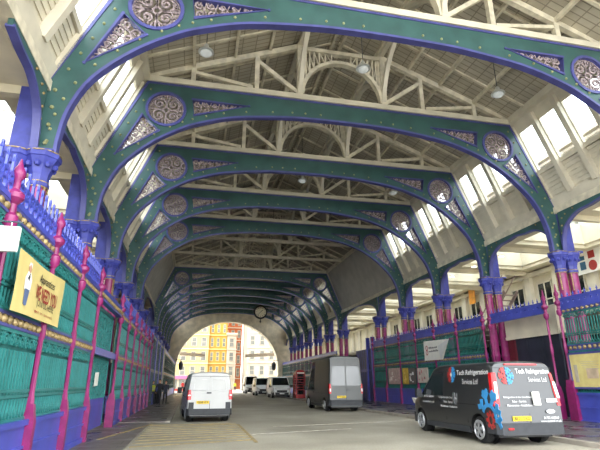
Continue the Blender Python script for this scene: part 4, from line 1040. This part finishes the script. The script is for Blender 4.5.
# ------------------------------------------------------------------ people
def skin(verts, edges, rad):
    me = bpy.data.meshes.new('b'); me.from_pydata(verts, edges, []); o = bpy.data.objects.new('b', me); C.objects.link(o)
    o.modifiers.new('s', 'SKIN'); sv = me.skin_vertices[0].data
    for i, q in enumerate(rad): sv[i].radius = q if isinstance(q, tuple) else (q, q); sv[i].use_root = i == 0
    sb = o.modifiers.new('d', 'SUBSURF'); sb.levels = 1; sb.render_levels = 1
    dg = bpy.context.evaluated_depsgraph_get(); m2 = bpy.data.meshes.new_from_object(o.evaluated_get(dg))
    vs = [tuple(v.co) for v in m2.vertices]; fs = [tuple(p.vertices) for p in m2.polygons]; bpy.data.objects.remove(o); return vs, fs
def person(label, loc, rz, step, mats, h=1.0, vest=False, arm=0):
    r = thing('person', label, 'person', loc, rz, None)       # faces -y
    V = []; E = []; R = []
    def add(p, q, par=None): V.append(p); R.append(q); (E.append((par, len(V)-1)) if par is not None else None); return len(V)-1
    pel = add((0, 0, .95), (.155, .11)); a = add((0, 0, 1.15), (.145, .1), pel); ch = add((0, .0, 1.35), (.17, .115), a); nk0 = add((0, .01, 1.48), (.085, .075), ch)
    nk = add((0, -.005, 1.55), .055, nk0); hd = add((0, -.02, 1.65), (.078, .095), nk); add((0, -.015, 1.74), (.07, .085), hd)
    hands = []
    for s in (-1, 1):
        st = step*s
        hp = add((s*.09, 0, .88), .095, pel); kn = add((s*.1, -st*.5-.02, .49), .062, hp); an = add((s*.1, -st+.02, .09), .045, kn); ft = add((s*.11, -st-.12, .04), (.045, .035), an)
        sh = add((s*.19, .01, 1.42), .062, ch); el_ = add((s*.25, .04+st*.35, 1.15), .045, sh); wr_ = add((s*.24, -.12+st*.5-arm*.1, .93+arm*.15), .032, el_)
        pm_ = add((s*.24, -.17+st*.5-arm*.12, .87+arm*.17), (.036, .022), wr_); hands.append((s, V[pm_], Vector(V[pm_])-Vector(V[wr_])))
    vs, fs = skin(V, E, R)
    m = MB()
    def grp(z, x, y):
        if z > 1.5: return 0
        if z < .09: return 3
        if z < .93 and abs(x) < .2: return 2
        if abs(x) > .2 and z < .9+arm*.15: return 0
        return 1
    for f in fs:
        c = sum((Vector(vs[i]) for i in f), Vector())/len(f); m.f.append(f); m.mi.append(grp(c.z, c.x, c.y))
    m.v = list(vs)
    for s, p, d in hands:                                   # fingers rooted in the palm
        d = d.normalized(); p = Vector(p)
        for k in range(4):
            q0 = p+Vector((0, (k-1.5)*.016, 0)); L = (.07, .08, .075, .06)[k]
            m.tube([q0, q0+d*L*.5, q0+d*L*.8+Vector((-s*.015, 0, 0)), q0+d*L+Vector((-s*.03, 0, 0))], [.009, .009, .008, .006], 6)
        m.tube([p-d*.02+Vector((0, -.02, 0)), p+d*.01+Vector((-s*.015, -.045, 0)), p+d*.045+Vector((-s*.02, -.05, 0))], [.01, .01, .007], 6)
    hz = 1.66
    m.ball((0, -.115, hz-.005), .02, 6, 4, (.8, 1.2, 1.3)); m.ball((0, -.105, hz-.05), .022, 6, 4, (1.3, .5, .4))
    for s in (-1, 1): m.ball((s*.085, -.01, hz), .028, 6, 4, (.4, .8, 1.1)); m.ball((s*.032, -.103, hz+.025), .012, 6, 4, mi=3)
    m.build('body', [M_SKIN]+mats+[M_BLACK], r, True)
    hr = MB().ball((0, .012, 1.70), .105, 12, 8, (.92, 1.08, 1.0))
    hr.v = [(x, y, z) if not (y < -.05 and z < 1.72) else (x, -.05, z) for x, y, z in hr.v]
    hr.build('hair', M_HAIR, r, True)
    cl = MB().prism([(-.1, 1.46), (-.03, 1.38), (.03, 1.38), (.1, 1.46), (.03, 1.42), (-.03, 1.42)], -.125, -.1).build('collar', mats[1], r)
    if vest:
        vv = MB().lathe([(1.03, .98), (1.0, 1.1), (1.1, 1.35), (.85, 1.46)], n=18); vv.map(lambda x, y, z: (x*.19, y*.135, z)); vv.build('hi_vis_vest', M_HIVIS, r, True)
        st = MB()
        for z in (1.08, 1.2): st.lathe([(1.06, z), (1.09, z+.05)], n=18)
        st.map(lambda x, y, z: (x*.19, y*.135, z)).build('reflective_band', M_PAPER, r)
    r.scale = (h, h, h); return r
person('person in dark clothes and hi-vis vest standing against the left railing', (-2.95, 40.4, .05), math.radians(40), .05, [M_CLOTH, M_CLOTHN], .98, True)
person('person in black jacket and trousers walking in the middle of the three', (-2.35, 38.9, .05), math.radians(-5), .2, [M_CLOTH, M_CLOTH], 1.03)
person('person in dark blue clothes walking, rightmost of the three', (-1.95, 39.8, .05), math.radians(8), .16, [M_CLOTHN, M_CLOTH], .98, arm=1)
person('distant person in hi-vis clothing beyond the white van', (8.2, 97, 0), 0, .1, [M_HIVIS, M_CLOTHN], 1.05)
person('distant person in a red top beneath the pink fascia', (-1.6, 93, 0), 0, .1, [mat('red_cloth', (200, 40, 44), .8, var=.08), M_CLOTH], 1.1)
for n, (x, y) in enumerate(((-2.95, 41.3), (-2.75, 42.0))):
    b = thing('barrel', 'dark barrel on the pavement behind the three people, %s of two' % ('nearer' if n == 0 else 'farther'), 'barrel', (x, y, .05), 0)
    MB().lathe([(.24, 0), (.28, .3), (.29, .45), (.28, .6), (.24, .9)], n=14).build('drum', M_DARK, b); MB().ring((0, 0, .3), .285, .02, 'z', 14, 4).ring((0, 0, .6), .285, .02, 'z', 14, 4).build('hoops', M_PLAST, b)

# ------------------------------------------------------------------ street beyond the arch
def building(label, x0, x1, y0, z1, wallm, rows, cols, trim, side=None, dz=3.5, zb=3.4, wm=None):
    r = thing('building', label, 'building', (0, 0, 0))
    MB().box(x0, y0, 0, x1, y0+12, z1).build('wall', wallm, r)
    m = MB()
    for k in range(rows+1): m.box(x0-.1, y0-.25, zb-.7+k*dz, x1+.1, y0, zb-.45+k*dz)
    m.box(x0-.3, y0-.6, z1-.5, x1+.3, y0, z1); m.build('cornice', trim, r)
    w = (x1-x0)/cols
    for k in range(rows):
        for c in range(cols):
            xc = x0+(c+.5)*w; z = zb+k*dz
            f = MB().box(xc-w*.27, y0-.16, z, xc+w*.27, y0-.02, z+.14).box(xc-w*.27, y0-.16, z+2.15, xc+w*.27, y0-.02, z+2.3).box(xc-w*.27, y0-.16, z, xc-w*.2, y0-.02, z+2.3).box(xc+w*.2, y0-.16, z, xc+w*.27, y0-.02, z+2.3).box(xc-w*.2, y0-.12, z+1.1, xc+w*.2, y0-.02, z+1.2)
            fo = f.build('window', trim, r); MB().box(xc-w*.2, y0-.08, z+.14, xc+w*.2, y0-.03, z+2.15).build('pane', wm or M_WGLASS, fo)
    return r
M_BY1 = mat('facade_pale_yellow', (186, 164, 104), .8, var=.05, scale=.5); M_BY2 = mat('facade_yellow', (168, 124, 44), .8, var=.06, scale=.5)
M_BO = mat('facade_orange_brick', (164, 88, 50), .8, var=.12, scale=.8); M_BW = mat('facade_white_stone', (172, 160, 142), .8, var=.05, scale=.5)
M_BG = mat('street_window_glass', (104, 104, 98), .3, var=.15, scale=.6)
building('pale yellow building through the far arch, leftmost', -16, 3.6, 125, 30, M_BY1, 6, 8, M_BW, wm=M_BG)
building('deep yellow building beside the pale yellow one', 3.7, 8.2, 126, 30, M_BY2, 6, 3, M_BY1, wm=M_BG)
building('narrow pale building between the yellow and orange ones', 8.25, 10.6, 126, 14, M_BW, 3, 1, M_BW, wm=M_BG)
building('orange brick building through the far arch', 8.0, 13.4, 140, 40, M_BO, 7, 3, M_BW, wm=M_BG)
building('white stone building through the far arch, rightmost', 12.7, 34, 118, 30, M_BW, 6, 9, M_BW, wm=M_BG)
b = building('pale building seen through the right clerestory windows', 0, 60, 0, 21, mat('pale_render', (176, 178, 172), .8, var=.05, scale=.4), 5, 20, M_BW, wm=M_BG)
b.location = (30, 66, 0); b.rotation_euler = (0, 0, -PI/2)
s = thing('shop_front', 'shop front with pink fascia seen left of the white van', 'shop', (-8, 112, 0))
MB().box(0, 0, 0, 7.4, 4, 3.3).build('wall', M_BW, s); MB().box(-.1, -.3, 2.5, 7.5, 0, 3.2).build('fascia', mat('pink_fascia', (196, 90, 126), .5, var=.05), s)
for k in range(3): MB().box(.4+k*2.4, -.08, .5, 2.4+k*2.4, -.02, 2.4).build('pane', M_BG, s)
MB().box(0, -.12, 0, 7.4, -.02, .45).build('stall_riser', M_VRED, s)
for sx, nm, x0, x1 in ((-1, 'left', -9, 2.1), (1, 'right', 9.7, 22)):
    c = thing('canopy', 'grey street canopy outside the far arch on the %s' % nm, 'canopy', (0, 94, 0), 0, 'street canopies outside the far arch')
    za, zb = (7.0, 6.3) if sx < 0 else (6.3, 7.0)
    M_CAN = mat('canopy_grey', (150, 140, 128), .6, var=.1)
    MB().add([(x0, -.6, za), (x1, -.6, zb), (x1, -.6, zb+.55), (x0, -.6, za+.55), (x0, .6, za), (x1, .6, zb), (x1, .6, zb+.55), (x0, .6, za+.55)], [(0, 1, 2, 3), (7, 6, 5, 4), (0, 4, 5, 1), (1, 5, 6, 2), (2, 6, 7, 3), (3, 7, 4, 0)]).build('slab', M_CAN, c)
    m = MB()
    for k in range(8): x = x0+(x1-x0)*(k+.5)/8; m.box(x-.05, -.65, min(za, zb)+.1, x+.05, -.6, max(za, zb)+.3)
    m.build('ribs', M_CAN, c)
    xh = x0+1.5 if sx < 0 else x1-1.5
    MB().bar((xh, 0, (za if sx < 0 else zb)+.5), (xh, -4.6, 9.8), .12, .12).build('tie_rod', M_PLAST, c)

# ------------------------------------------------------------------ camera, light, view
cd = bpy.data.cameras.new('camera'); cam = bpy.data.objects.new('camera', cd); C.objects.link(cam)
cd.sensor_fit = 'HORIZONTAL'; cd.sensor_width = 36; cd.lens = 470*36/600; cd.clip_start = .05; cd.clip_end = 500
pi, ya_, ro = math.radians(18.58), math.radians(12.35), math.radians(-.12)
f = Vector((math.sin(ya_)*math.cos(pi), math.cos(ya_)*math.cos(pi), math.sin(pi))); rv = Vector((math.cos(ya_), -math.sin(ya_), 0)); uv = rv.cross(f)
r2 = rv*math.cos(ro)+uv*math.sin(ro); u2 = -rv*math.sin(ro)+uv*math.cos(ro)
cam.matrix_world = Matrix(((r2.x, u2.x, -f.x, 0), (r2.y, u2.y, -f.y, 0), (r2.z, u2.z, -f.z, 1.6), (0, 0, 0, 1)))
sc = bpy.context.scene; sc.camera = cam
w = bpy.data.worlds.new('overcast_sky'); sc.world = w; w.use_nodes = True
bg = w.node_tree.nodes['Background']; bg.inputs['Color'].default_value = (.93, .97, 1, 1); bg.inputs['Strength'].default_value = 2.2
vs_ = sc.view_settings; sc.display_settings.display_device = 'sRGB'; vs_.view_transform = 'Standard'; vs_.look = 'None'; vs_.gamma = 1; vs_.use_curve_mapping = False; vs_.exposure = 1.97
